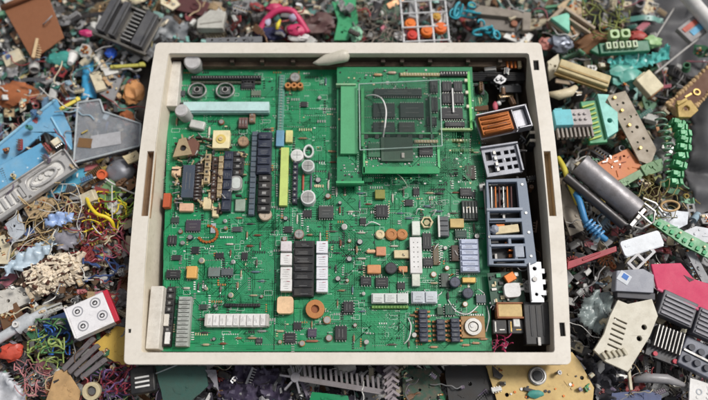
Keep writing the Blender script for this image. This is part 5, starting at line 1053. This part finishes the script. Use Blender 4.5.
m = MB(mat((176, 204, 150), rough=.45)); [m.prism(rrect(-14 + 11 * k, 8, -5 + 11 * k, 17, 2), 2, 12, [circ(-9.5 + 11 * k, 12.5, 2.6)]) for k in range(2)]; m.obj('ring_terminals', t, .4); place(t, 622, 50, 26, 4, 4, say='the green terminal block')
sheet_t('cyan_foil', 'shiny cyan crumpled foil under the green terminal block', 'foil', [(606, 60), (630, 54), (656, 52), (668, 44), (670, 58), (640, 68), (618, 68)], 24, .8, mat((96, 190, 184), rough=.25, dirt=.4), 4, .12, 18, 'the cyan foil', 2.2, smooth=False)
lump_t('green_wad', 'mint green plastic wad right of the green terminal block', 'plastic piece', 652, 42, 24, 8, mat((160, 196, 140), rough=.45), .7, (1.2, .8, .6), 36)
lump_t('red_wad', 'small brick red wad behind the green terminal block', 'plastic piece', 637, 36, 22, 7, mat((170, 60, 50), rough=.5), .6, (1.4, .8, .6), 37)
lump_t('teal_bag', 'teal crumpled plastic bag between the beige bar and the cream block', 'plastic bag', 624, 76, 22, 14, mat((92, 170, 156), rough=.35, dirt=.4), .7, (1.2, .9, .5), 38, say='the teal bag')
m = MB(mat((222, 210, 176), rough=.5, dirt=.3)); m.box(0, 0, 0, 18, 22, 10); m.box(0, 10, 0, 12, 5, 6); m.mi(mat((180, 130, 90))); m.box(0, -11, 0, 18, 2, 8); place(tag(m.obj('cream_block', None, 1.2), 'pale cream plastic block left of the dark bin wall', 'plastic block'), 646, 86, 26, 38, 8, say='the cream block')
t = empty('rusty_frame', 'rusty brown frame with a crumbling tan edge at the right edge', 'frame'); pts = [(668, 104), (690, 84), (716, 58), (716, 86), (698, 104), (680, 118)]; cx, cy, org, tt, q = poly_local(pts, 24); t.location = org
m = MB(mat((100, 60, 34), rough=.6, dirt=.5, dirtc=(60, 40, 26))); m.prism(q, -4, 0); m.obj('panel', t, .5); m = MB(mat((196, 164, 122), rough=.8, dirt=.4)); r_ = random.Random(2)
for i in range(len(q)):
    a, b = q[i], q[(i + 1) % len(q)]
    for k in range(8): u_ = k / 8; m.lump((a[0] + (b[0] - a[0]) * u_, a[1] + (b[1] - a[1]) * u_, 0), r_.uniform(1.8, 3.4), .5, seed=k + i * 9, sub=2)
m.obj('crumbling_edge', t); m = MB(GOLD); m.ring(2, 0, 0, 4, 2.6, 1.4); m.box(-8, -4, 0, 9, 2, 1.2, 30); m.obj('fitting', t); HERO.append((692, 92, 'the rusty frame'))
def bw(name, label, pts, z, amp, sd_, say): sheet_t(name, label, 'plastic sheet', pts, z, 1.6, DKG, amp, .02, sd_, say, 4)
bw('bin_wall', 'dark grey sagging plastic bin wall at the upper right corner', [(612, -10), (720, -10), (720, 62), (690, 84), (664, 60), (640, 30), (600, 12)], -16, 7, 21, 'the dark bin wall')
bw('bin_liner', 'dark folded plastic liner at the right edge below the rusty frame', [(694, 100), (720, 90), (720, 224), (694, 214), (684, 180), (690, 140)], 0, 9, 22, 'the dark liner')
for i, (a, b, r_, lb) in enumerate((((650, 46), (674, 8), 1.1, 'thin pale rod leaning on the bin wall above the green block'), ((654, 74), (706, 32), 1.3, 'long pale rod crossing the bin wall towards the right edge'))):
    wire('rod', lb, 'rod', [(a[0], a[1], 20), ((a[0] + b[0]) / 2, (a[1] + b[1]) / 2, 22), (b[0], b[1], 24)], r_, (176, 172, 168))
t = empty('white_pipe', 'smooth white pipe crossing the upper right corner', 'pipe'); m = MB(WHITE); m.tube([(-26, 0, 0), (26, 0, 0)], 7, 20); m.obj('pipe', t, 0, True); place(t, 699, 10, 34, -60)
t = empty('cartridge', 'small cartridge with red and blue face beneath the white pipe', 'cartridge'); m = MB(mat((150, 146, 146))); m.box(0, 0, 0, 24, 20, 6); m.obj('case', t, .8); m = MB(mat((190, 84, 64))); m.box(0, 4, 6, 18, 5, .6); m.mi(mat((90, 170, 210))); m.box(2, -3, 6, 14, 6, .6); m.obj('face', t); place(t, 690, 32, 22, 38)
tangle('olive green wire in the nest above the brown paper wad', 'olive wires upper right', 606, 16, 18, 9, (134, 140, 74), 1.3, (16, 36), 41); HERO.append((606, 16, 'the olive wire nest'))
# ---- top
t = empty('bead_rack', 'white wire rack with orange and red round pieces behind the top of the tray', 'rack')
m = MB(mat((214, 214, 216), rough=.35)); [m.rod((x, -26, 0), (x, 26, 0), 1.1, 7) for x in (-23, -8, 7, 22)]; [m.rod((-24, y, 1), (23, y, 1), .8, 6) for y in (-24, -8, 8, 22)]; m.obj('grid', t)
for x, y, c, r_ in ((-15, -3, (232, 120, 40), 6.5), (-14, -16, (206, 56, 44), 6), (1, -12, (234, 116, 36), 7), (15, -9, (232, 110, 40), 7), (12, 4, (196, 150, 60), 5)):
    m = MB(mat(c, rough=.35, dirt=.2)); m.cyl(x, y, -3, r_, 4, 20, r_ * .8); m.cyl(x, y, 1, r_ * .45, 1, 14); m.obj('round_piece', t, .6)
place(t, 425, 20, 26, 3, say='the white wire rack')
for i, (x, y, a, lb) in enumerate(((464, 12, 30, 'cyan coiled strap above the tray, upper one right of the white rack'), (487, 31, -30, 'cyan coiled strap touching the top tray edge right of the white rack'))):
    m = MB(mat((44, 160, 180), rough=.35)); r_ = random.Random(i)
    for k in range(7): q_, w_ = r_.uniform(3, 6.5), r_.uniform(-5, 5); m.tube([(-9 + 3.2 * k + q_ * math.cos(b) + r_.uniform(-.3, .3), w_ + q_ * .9 * math.sin(b + k), 3 * math.sin(b * .5 + k)) for b in [j * math.pi / 6 for j in range(r_.randint(8, 13))]], r_.uniform(.8, 1.7), 6)
    place(tag(m.obj('coiled_strap', None, 0, True), lb, 'strap', 'cyan straps'), x, y, 24, a, 10, say=('the upper cyan strap', 'the lower cyan strap')[i])
t = empty('beige_housing', 'faded grey-beige plastic housing behind the upper right tray edge', 'housing'); m = MB(mat((142, 132, 120), rough=.55, dirt=.5)); m.prism([(-28, 8), (-20, 14), (30, 2), (26, -18), (18, -18), (20, -4), (-24, 4)], 0, 8); m.obj('shell', t, 1); m = MB(mat((150, 90, 60))); m.cyl(12, -8, 2, 3.4, 4, 12); m.mi(mat((120, 112, 104))); m.box(-4, -6, 0, 34, 14, 3, -8); m.obj('fitting', t, .4); place(t, 500, 20, 16, 4, say='the beige housing')
outline('green_bracket', 'tall bright green plastic bracket behind the top tray edge', 'bracket', [(332, 2), (356, -4), (358, 22), (348, 40), (334, 40), (338, 20)], 14, 4, mat((60, 160, 108), rough=.4, dirt=.3), 'bracket', holes_px=((346, 14, 3), (342, 32, 1.6)), say='the green bracket')
lump_t('mint_wad', 'mint green twisted plastic touching the tray edge right of the green bracket', 'plastic piece', 356, 34, 20, 7, mat((130, 190, 156), rough=.4), .8, (.9, 1.2, .6), 45)
tangle('thin grey wire in the nest left of the white rack', 'grey wires top', 380, 28, 18, 14, (140, 130, 120), .9, (12, 30), 42); HERO.append((380, 28, 'the grey wire nest'))
sheet_t('grey_green_cloth', 'grey-green rumpled cloth behind the grey wire nest', 'cloth', [(358, 6), (398, 4), (400, 22), (362, 24)], 4, 1, mat((92, 112, 96), rough=.8, dirt=.4), 4, .1, 25)
PK = mat((204, 58, 104), rough=.45, dirt=.3)
t = empty('pink_bow', 'bright pink looped plastic strap behind the top tray edge', 'strap'); m = MB(PK)
m.tube(spline([(-24, -12, 0), (-16, 2, 4), (-4, 10, 8), (10, 10, 8), (18, 2, 4), (26, -10, 0)], 6), 3.2, 8); m.lump((14, -8, 2), 9, .6, seed=3, sq=(1, .8, .5)); m.lump((-8, 18, 0), 8, .7, seed=4, sq=(1.1, .7, .5)); m.obj('strap', t, 0, True)
m = MB(mat((180, 176, 200))); m.lump((-14, 2, 4), 5, .5, seed=5, sub=2, sq=(.7, 1.3, .6)); m.lump((11, 3, 7), 4, .5, seed=7, sub=2); m.obj('pale_knot', t); place(t, 282, 24, 18, say='the pink strap')
lump_t('navy_pouch', 'dark navy crumpled pouch under the pink strap', 'pouch', 270, 34, 18, 11, mat((40, 44, 84), rough=.5), .6, (1.4, .6, .5), 46, say='the navy pouch')
m = MB(mat((222, 204, 60))); m.tube([(0, -5, 0), (1, 0, 1), (3, 6, 0)], [1.6, 2.2, 1.2], 8); place(tag(m.obj('yellow_plug', None, 0, True), 'small yellow plug on the navy pouch', 'plug'), 277, 25, 32)
lump_t('maroon_wad', 'dark maroon crumpled strips right of the pink strap', 'plastic piece', 318, 24, 12, 14, mat((84, 56, 56), rough=.5, dirt=.6, dirtc=(140, 120, 110)), .8, (1.2, .9, .5), 47, say='the maroon strips')
t = empty('white_carton', 'off-white small carton behind the upper left tray edge', 'carton'); m = MB(mat((190, 188, 180), rough=.5, dirt=.4)); m.prism([(-14, -10), (12, -10), (14, 9), (-2, 11), (-14, 0)], 0, 9); m.obj('case', t, .8); m = MB(mat((150, 146, 138))); m.box(0, -4, 9, 22, 1.2, .5, 8); m.obj('seam', t); place(t, 213, 24, 16, say='the off-white carton')
outline('thin_tray', 'thin dark grey slotted strip lying along the top tray edge', 'slotted strip', [(206, 38), (262, 36), (262, 42), (206, 43)], 34, 3, mat((110, 112, 116), rough=.45), 'strip', holes_px=tuple((212 + 8 * k, 40, 1.4) for k in range(6)))
lump_t('white_scrap', 'white crumpled tissue right of the navy pouch at the tray edge', 'tissue', 300, 38, 16, 8, WHITE, .6, (1.5, .5, .5), 48)
lump_t('white_scrap', 'white tissue scrap left of the white wire rack', 'tissue', 400, 36, 18, 6, WHITE, .6, (1, .8, .5), 49)
for x, y, w_, lb in ((190, 8, 20, 'dark maroon flat case at the top left of centre'),):
    m = MB(mat((90, 48, 50), rough=.5, dirt=.4)); m.prism(rrect(-w_, -8, w_, 8, 3), 0, 5); m.ring(6, 0, 5, 4, 2.6, 1); place(tag(m.obj('flat_case', None, .8), lb, 'case'), x, y, 4, -14, say='the maroon case')
# ---------------------------------------------------------------- smaller scrap: every piece an object with its own description
NAMED = dict(white=(206, 204, 200), grey=(142, 142, 144), black=(38, 37, 40), brown=(112, 76, 50), tan=(186, 158, 118), teal=(74, 142, 130), green=(54, 120, 82), blue=(70, 118, 164), red=(150, 48, 52), yellow=(196, 170, 74), mauve=(104, 92, 116), cream=(206, 192, 160), orange=(186, 104, 58), pink=(184, 92, 110))
for k_, v_ in NAMED.items():
    g_ = sum(v_) / 3; NAMED[k_] = tuple(int(min(235, (q * .84 + g_ * .16) * 1.06)) for q in v_)
NAMED['pale blue'] = (150, 176, 192); NAMED['dark grey'] = (76, 76, 80); NAMED['mint'] = (132, 180, 150)
def region_colours(x, y):
    if x < 165:
        if y < 50: return ['dark grey', 'grey', 'tan', 'teal', 'black', 'brown']
        if y < 130: return ['teal', 'white', 'white', 'blue', 'tan', 'cream', 'brown', 'pale blue', 'grey', 'orange', 'red', 'green']
        if y < 260: return ['tan', 'white', 'red', 'blue', 'yellow', 'brown', 'grey', 'cream', 'brown', 'mauve']
        if y < 330: return ['white', 'brown', 'tan', 'black', 'dark grey', 'red', 'cream', 'grey']
        return ['dark grey', 'mauve', 'black', 'tan', 'green', 'red', 'grey', 'white', 'brown', 'yellow']
    if y > 340 and x < 590: return ['mauve', 'black', 'dark grey', 'grey', 'black', 'white', 'green', 'brown']
    if y < 60 and x < 540: return ['black', 'dark grey', 'grey', 'brown', 'teal', 'red', 'tan', 'white', 'cream']
    if y < 120: return ['teal', 'tan', 'cream', 'grey', 'white', 'mint', 'brown', 'green', 'pink', 'dark grey']
    if y < 210: return ['grey', 'mint', 'tan', 'brown', 'green', 'dark grey', 'cream', 'yellow', 'white']
    if y < 300: return ['grey', 'dark grey', 'red', 'white', 'tan', 'black', 'pale blue', 'green', 'cream']
    return ['grey', 'dark grey', 'black', 'white', 'cream', 'mauve', 'black', 'red']
rf = random.Random(77)
def root1(nm): return empty(nm, 'x', 'x')
def f_chip(c, s):
    t = root1('chip'); L_, W_ = s * 1.5, s * .62; m = MB(c); m.box(0, 0, 1, L_, W_, 2.6, taper=.2); m.mi(SILK); m.cyl(-L_ * .4, -W_ * .25, 3.6, .6, .06, 8); m.obj('package', t, .25); n = max(4, int(L_ / 2.2)); m = MB(TIN)
    for i in range(n):
        for q in (-1, 1): m.box(-L_ / 2 + (i + .5) * L_ / n, q * (W_ / 2 + .5), -1.4, .8, .7, 3.4)
    m.obj('pins', t); return t
def f_socket(c, s):
    t = root1('socket'); n = rf.randint(4, 8); L_, W_ = s * 1.6, s * .6; m = MB(c); hs = [rectp(-L_ / 2 + (i + .2) * L_ / n, -W_ * .22, -L_ / 2 + (i + .8) * L_ / n, W_ * .22) for i in range(n)]
    m.prism(rectp(-L_ / 2, -W_ / 2, L_ / 2, W_ / 2), 0, 5, hs); m.box(0, 0, -2, L_ * .98, W_ * .96, 1.9); m.box(0, W_ * .6, -1, L_ * .3, W_ * .2, 5); m.obj('housing', t, .4)
    m = MB(GOLD); [m.box(-L_ / 2 + (i + .5) * L_ / n, 0, 0, .8, .8, 3.4) for i in range(n)]; m.obj('contacts', t); return t
def f_cap(c, s):
    t = root1('capacitor'); r_ = s * .32; L_ = s * 1.05; m = MB(c); m.tube([(-L_ / 2, 0, 0), (-L_ * .42, 0, 0), (-L_ * .38, 0, 0), (L_ / 2, 0, 0)], [r_, r_, r_ * .93, r_], 16); m.obj('sleeve', t, 0)
    m = MB(TIN); m.tube([(L_ / 2 - .1, 0, 0), (L_ / 2 + .5, 0, 0)], r_ * .8, 14); [m.tube([(-L_ / 2, q, 0), (-L_ / 2 - s * .4, q * 1.6, -1)], .4, 5) for q in (-r_ * .4, r_ * .4)]; m.obj('leads', t); return t
def f_board(c, s):
    t = root1('board_fragment'); n = rf.randint(4, 6); po = [(s * rf.uniform(.7, 1.2) * math.cos(6.28 * k / n + .4), s * rf.uniform(.5, .9) * math.sin(6.28 * k / n + .4)) for k in range(n)]
    m = MB(c); m.prism(po, 0, 1.5, [circ(rf.uniform(-.3, .3) * s, rf.uniform(-.2, .2) * s, 1, 8)]); m.obj('board', t); m = MB(TIN, CHIP, CREAM, COPPER)
    for _ in range(12): m.cur = rf.randrange(4); m.box(rf.uniform(-.5, .5) * s, rf.uniform(-.38, .38) * s, 1.5, rf.uniform(1, 4), rf.uniform(.8, 2.6), rf.uniform(.6, 2.2), rf.choice((0, 90, 12)))
    m.obj('parts', t, .1); return t
def f_bracket(c, s):
    t = root1('bracket'); L_, W_ = s * 1.3, s * .7; m = MB(c); m.prism(rectp(-L_ / 2, -W_ / 2, L_ / 2, W_ / 2), 0, 1.2, [circ(-L_ * .3, 0, 1.3, 10), circ(L_ * .25, 0, 1.8, 10)]); m.box(-L_ / 2, 0, 0, 1.2, W_ * .96, s * .5); m.box(L_ * .1, W_ / 2, 0, L_ * .5, 1.2, s * .3); m.obj('plate', t, .2)
    m = MB(STEEL); m.cyl(0, -W_ * .3, 1.2, 1.2, 1, 8); m.obj('rivet', t); return t
def f_shard(c, s):
    n = rf.randint(5, 8); po = [(s * rf.uniform(.5, 1) * math.cos(6.28 * k / n), s * rf.uniform(.3, .7) * math.sin(6.28 * k / n)) for k in range(n)]
    m = MB(c); m.prism(po, 0, 1.6); m.box(0, 0, 1.4, s * .9, 1, 2, rf.uniform(-20, 20)); m.box(s * .2, 0, 1.4, 1, s * .5, 2.2); m.cyl(-s * .25, 0, 1.4, 1.6, 2, 10); return m.obj('plastic_shard', None, .35)
def f_film(c, s):
    n = 7; po = [(s * rf.uniform(.5, 1.1) * math.cos(6.28 * k / n), s * rf.uniform(.5, 1) * math.sin(6.28 * k / n)) for k in range(n)]
    m = MB(c); m.sheet(po, 0, .5, s * .3, .16, rf.uniform(0, 50), 1.7); return m.obj('film_scrap', None, 0, rf.random() < .5)
def f_wad(c, s): m = MB(c); m.lump((0, 0, 0), s * .6, .6, seed=rf.uniform(0, 99), sub=3, sq=(1.2, .8, .6)); return m.obj('crushed_piece', None)
def f_coil(c, s):
    t = root1('toroid_coil'); r_ = s * .42; m = MB(mat((90, 84, 70))); m.ring(0, 0, -1.5, r_, r_ * .5, 3); m.obj('core', t, .3); m = MB(c)
    for k in range(14): a = k * 6.28 / 14; m.tube([(r_ * (.76 + .34 * math.cos(b)) * math.cos(a), r_ * (.76 + .34 * math.cos(b)) * math.sin(a), 2.2 * math.sin(b)) for b in [j * math.pi / 4 for j in range(9)]], .65, 5)
    m.obj('winding', t); return t
def f_relay(c, s):
    t = root1('relay'); m = MB(c); m.box(0, 0, 0, s * 1.1, s * .8, s * .5, taper=.4); m.obj('case', t, .5); m = MB(TIN); [m.box(-s * .35 + s * .23 * k, s * .44, 0, .8, s * .24, 1) for k in range(4)]; m.mi(SILK); m.box(0, 0, s * .5, s * .5, .5, .08); m.box(-s * .1, -s * .16, s * .5, s * .3, .5, .08); m.obj('pins', t); return t
def f_comb(c, s):
    m = MB(c); m.box(0, 0, 0, s * 1.8, s * .25, 3); n = int(s * 1.8 / 2.8); [m.box(-s * .9 + (k + .5) * 2.8, s * .3, 0, 1.3, s * .4, 2) for k in range(n)]; return m.obj('comb_strip', None, .3)
def f_wire(c, s):
    a = rf.uniform(0, 6); p = [Vector((0, 0, 0))]
    for _ in range(6): a += rf.uniform(-1, 1); p.append(p[-1] + Vector((math.cos(a), math.sin(a), rf.uniform(-.25, .25))) * s * .5)
    c0 = sum(p, Vector()) / len(p); m = MB(c); m.tube(spline([q - c0 for q in p], 6), rf.uniform(.4, .9), 6); return m.obj('wire', None, 0, True)
def f_ribbon(c, s):
    m = MB(c); a = rf.uniform(0, 6)
    for k in range(5):
        m.tube([(x, k * 1.5 - 3, 2.2 * math.sin(x * .35 + a)) for x in [s * (-1 + i * .2) for i in range(11)]], .8, 5)
    m.mi(CHIP); m.box(s, 0, -1.5 + 2.2 * math.sin(s * .35 + a), 4, 9, 4); return m.obj('ribbon_cable', None)
def f_screw(c, s):
    m = MB(c); m.cyl(0, 0, 0, 2.6, 1.8, 12, 2.1); m.cyl(0, 0, -7, 1.1, 7, 8); [m.cyl(0, 0, -7 + 1.1 * k, 1.5, .4, 8) for k in range(6)]; m.mi(HOLE); m.box(0, 0, 1.8, 3.2, .5, .1); m.box(0, 0, 1.8, .5, 3.2, .11); return m.obj('screw', None)
def f_plug(c, s):
    t = root1('plug'); m = MB(c); m.box(0, 0, 0, s * .8, s * .5, s * .4); m.box(-s * .5, 0, 1, s * .25, s * .34, s * .26); m.obj('housing', t, .6); m = MB(c); m.tube(spline([(-s * .55, 0, 3), (-s, 1, 4), (-s * 1.3, s * .3, 2), (-s * 1.7, s * .2, 0)], 5), 1.1, 6); m.obj('cord', t, 0, True); m = MB(GOLD); [m.box(s * .42, q, s * .15, 2.4, 1, 1) for q in (-s * .14, s * .14)]; m.obj('prongs', t); return t
def f_sink(c, s):
    t = root1('heat_sink'); m = MB(c); m.box(0, 0, 0, s * 1.1, s * .8, 1.6); m.obj('base', t, .2); m = MB(c); [m.box(-s * .5 + k * s / 7, 0, 1.6, .7, s * .78, s * .36) for k in range(8)]; m.obj('fins', t); return t
def f_tubes(c, s): m = MB(c); m.ring(0, 0, 0, s * .32, s * .22, s * .9); m.ring(0, 0, s * .1, s * .38, s * .3, 1.6); return m.obj('spacer_tube', None, .2)
def f_strip(c, s):
    m = MB(c); n = 6; a = rf.uniform(-.5, .5); p = [Vector((0, 0, 0))]
    for k in range(n): a += rf.choice((0, 0, .5, -.6)); p.append(p[-1] + Vector((math.cos(a), .15 * a, math.sin(a) * .6)) * s * .36)
    c0 = sum(p, Vector()) / len(p); w_ = s * .16; vs = [];
    for q in p: q = q - c0; vs += [(q.x, q.y - w_, q.z), (q.x, q.y + w_, q.z), (q.x, q.y + w_, q.z - .6), (q.x, q.y - w_, q.z - .6)]
    fs = [(4 * i + k, 4 * i + 4 + k, 4 * i + 4 + (k + 1) % 4, 4 * i + (k + 1) % 4) for i in range(n) for k in range(4)] + [(0, 1, 2, 3), (4 * n + 3, 4 * n + 2, 4 * n + 1, 4 * n)]
    fs = [tuple(reversed(q)) for q in fs]; m.raw(vs, fs); m.cyl(p[3].x - c0.x, p[3].y - c0.y, p[3].z - c0.z - .2, 1, .9, 8); return m.obj('metal_strip', None)
def f_header(c, s):
    t = root1('pin_header'); n = int(s / 1.3); m = MB(c); [m.box((k - n / 2) * 2.4, 0, 0, 2.2, 4.6, 2.4) for k in range(n)]; m.obj('base', t, .2); m = MB(TIN); [m.box((k - n / 2) * 2.4, q, -1, .6, .6, 6.5) for k in range(n) for q in (-1.1, 1.1)]; m.obj('pins', t); return t
KINDS = [(f_strip, 'bent metal strip', 'metal strip', 13), (f_header, 'pin header', 'pin header', 8), (f_chip, 'pinned chip', 'chip', 8), (f_socket, 'slotted socket', 'socket', 9), (f_cap, 'capacitor cylinder', 'capacitor', 8), (f_board, 'broken board fragment', 'circuit board', 16), (f_bracket, 'two-hole bracket', 'bracket', 9), (f_shard, 'plastic shard', 'plastic shard', 9), (f_film, 'torn film scrap', 'plastic film', 7), (f_wad, 'crushed lump', 'scrap lump', 2), (f_coil, 'wound toroid coil', 'coil', 4), (f_relay, 'relay case', 'relay', 6), (f_comb, 'comb strip', 'comb strip', 6), (f_wire, 'wire strand', 'wire', 19), (f_ribbon, 'ribbon cable end', 'ribbon cable', 5), (f_screw, 'screw', 'screw', 3), (f_plug, 'plug with cord', 'plug', 6), (f_sink, 'finned heat sink', 'heat sink', 4), (f_tubes, 'spacer tube', 'tube', 4)]
bag = [k for k in KINDS for _ in range(k[3])]
used = set(); made = 0; tries = 0
cells = {}
def dirname(dx, dy):
    a = math.degrees(math.atan2(-dy, dx)) % 360
    return ['right of', 'to the upper right of', 'above', 'to the upper left of', 'left of', 'to the lower left of', 'below', 'to the lower right of'][int((a + 22.5) // 45) % 8]
while made < 860 and tries < 16000:
    tries += 1
    x, y = rf.uniform(-4, 712), rf.uniform(-4, 404)
    if not inring(x, y, -1): continue
    if x > 655 and y < 60 and rf.random() < .9: continue
    if x > 688 and 96 < y < 214: continue
    near = sorted(HERO, key=lambda h: (h[0] - x) ** 2 + (h[1] - y) ** 2)[:2]
    dn = math.hypot(near[0][0] - x, near[0][1] - y)
    k = rf.choice(bag); is_w = k[0] is f_wire
    if dn < (5 if is_w else 9): continue
    cl = (int(x / 10), int(y / 10), is_w)
    if cells.get(cl, 0) >= (1 if not is_w else 1): continue
    cn = rf.choice(region_colours(x, y) + ['grey', 'white', 'grey', 'cream']); lab = None
    if k[0] is f_coil: cn = rf.choice(('orange', 'brown', 'red'))
    if k[0] is f_screw: cn = 'grey'
    for h in near:
        if h[2] == 'the off-white tray': continue
        l_ = '%s %s %s %s' % (cn, k[1], dirname(x - h[0], y - h[1]), h[2])
        if l_ not in used: lab = l_; break
    if not lab: continue
    used.add(lab); cells[cl] = cells.get(cl, 0) + 1
    met = k[0] in (f_bracket, f_screw, f_sink, f_comb, f_shard, f_strip) and cn in ('grey', 'dark grey', 'tan', 'brown', 'white')
    mm = mat(NAMED[cn], rough=.28 if met else rf.choice((.3, .4, .5)), dirt=.5, dirtc=(118, 104, 88), metal=.85 if met else 0, scale=120, bump=.3)
    s = rf.choice((6, 7, 8, 9, 10, 11, 13, 15, 17)) * (1.3 if is_w else 1.15 if k[0] is f_board else 1); o = k[0](mm, s)
    tag(o, lab, k[2]); z = (rf.uniform(-2, 28) if is_w else rf.uniform(-14, 20))
    if not inring(x, y, -16): z = min(z, 24)
    place(o, x, y, z, rf.uniform(0, 360), rf.gauss(0, 16), rf.gauss(0, 16)); made += 1
print('filler', made, tries)
# a last scatter of small bits lying on top of the bigger pieces
top = 0
for _ in range(5000):
    if top >= 190: break
    x, y = rf.uniform(2, 706), rf.uniform(2, 398)
    if not inring(x, y, -10) or (x > 640 and y < 66) or (x > 690 and y < 214) or (x < 62 and y < 54) or (72 < x < 142 and 106 < y < 162 and rf.random() < .8): continue
    near = sorted(HERO, key=lambda h: (h[0] - x) ** 2 + (h[1] - y) ** 2)[0]; k = rf.choice(bag); dn = math.hypot(near[0] - x, near[1] - y)
    if dn < 9 or dn > 34 or k[0] in (f_wad, f_film, f_ribbon, f_coil): continue
    cn = rf.choice(region_colours(x, y)); l_ = 'small %s %s lying %s %s' % (cn, k[1], dirname(x - near[0], y - near[1]), near[2]); cl = (int(x / 9), int(y / 9), 'top')
    if l_ in used or cl in cells: continue
    used.add(l_); cells[cl] = 1; top += 1; o = k[0](mat(NAMED[cn], rough=.35, dirt=.5, dirtc=(118, 104, 88), metal=.8 if k[0] in (f_strip, f_bracket, f_screw) else 0, scale=120, bump=.3), rf.choice((4, 5, 6, 7)) * (1.6 if k[0] is f_wire else 1))
    tag(o, l_, k[2]); place(o, x, y, rf.uniform(18, 30), rf.uniform(0, 360), rf.gauss(0, 14), rf.gauss(0, 14))


# small hardware lying between the modules inside the tray
CK = [k for k in KINDS if k[0] in (f_bracket, f_screw, f_chip, f_relay, f_socket, f_wire, f_comb, f_cap, f_shard)]
n_in = 0
for _ in range(3000):
    if n_in >= 90: break
    y = rf.uniform(58, 346); xl = 474 + (y - 60) * .075; x = rf.uniform(xl, 523 + (y - 60) * .08)
    near = sorted(HERO, key=lambda h: (h[0] - x) ** 2 + (h[1] - y) ** 2)[0]
    if near[2] == 'the off-white tray': continue
    k = rf.choice(CK); cn = rf.choice(('black', 'dark grey', 'grey', 'black', 'brown', 'white', 'tan')); cl = (int(x / 6), int(y / 6), 'in')
    l_ = '%s %s inside the tray %s %s' % (cn, k[1], dirname(x - near[0], y - near[1]), near[2])
    if l_ in used or cl in cells: continue
    used.add(l_); cells[cl] = 1; n_in += 1
    o = k[0](mat(NAMED[cn], rough=.35, dirt=.4, metal=.8 if cn in ('grey', 'tan') else 0), rf.choice((5, 6, 7, 9))); tag(o, l_, k[2]); place(o, x, y, rf.uniform(20, 42), rf.choice((0, 90, 8, 80, rf.uniform(0, 360))), rf.gauss(0, 8), rf.gauss(0, 8))
print('inside', n_in)

# loose thin strands nobody could count, strewn over the whole heap
for _ in range(420):
    x, y = rf.uniform(-6, 714), rf.uniform(-6, 406)
    if not inring(x, y, 2) or (x > 650 and y < 70) or (x > 690 and y < 214): continue
    a = rf.uniform(0, 6); z = rf.uniform(-14, 22); pts = []; s = rf.uniform(2.5, 5)
    for k in range(rf.randint(3, 8)): pts.append(P(x, y, z * U) / U); a += rf.gauss(0, .5); x += math.cos(a) * s; y += math.sin(a) * s; z = min(30, z + rf.uniform(-3, 3))
    if not all(inring(q.x * .93 + 354, 200 - q.y * .93, -6) for q in pts): continue
    LOOSE.mi(mat(NAMED[rf.choice(('tan', 'grey', 'black', 'white', 'brown', rf.choice(region_colours(x, y))))], rough=.4, dirt=.3)); LOOSE.tube(spline(pts, 4), rf.uniform(.3, .6), 5)
tag(LOOSE.obj('loose_strands', None, 0, True), 'fine hair-thin wire strands strewn all over the scrap heap', 'wire strands', kind='stuff')
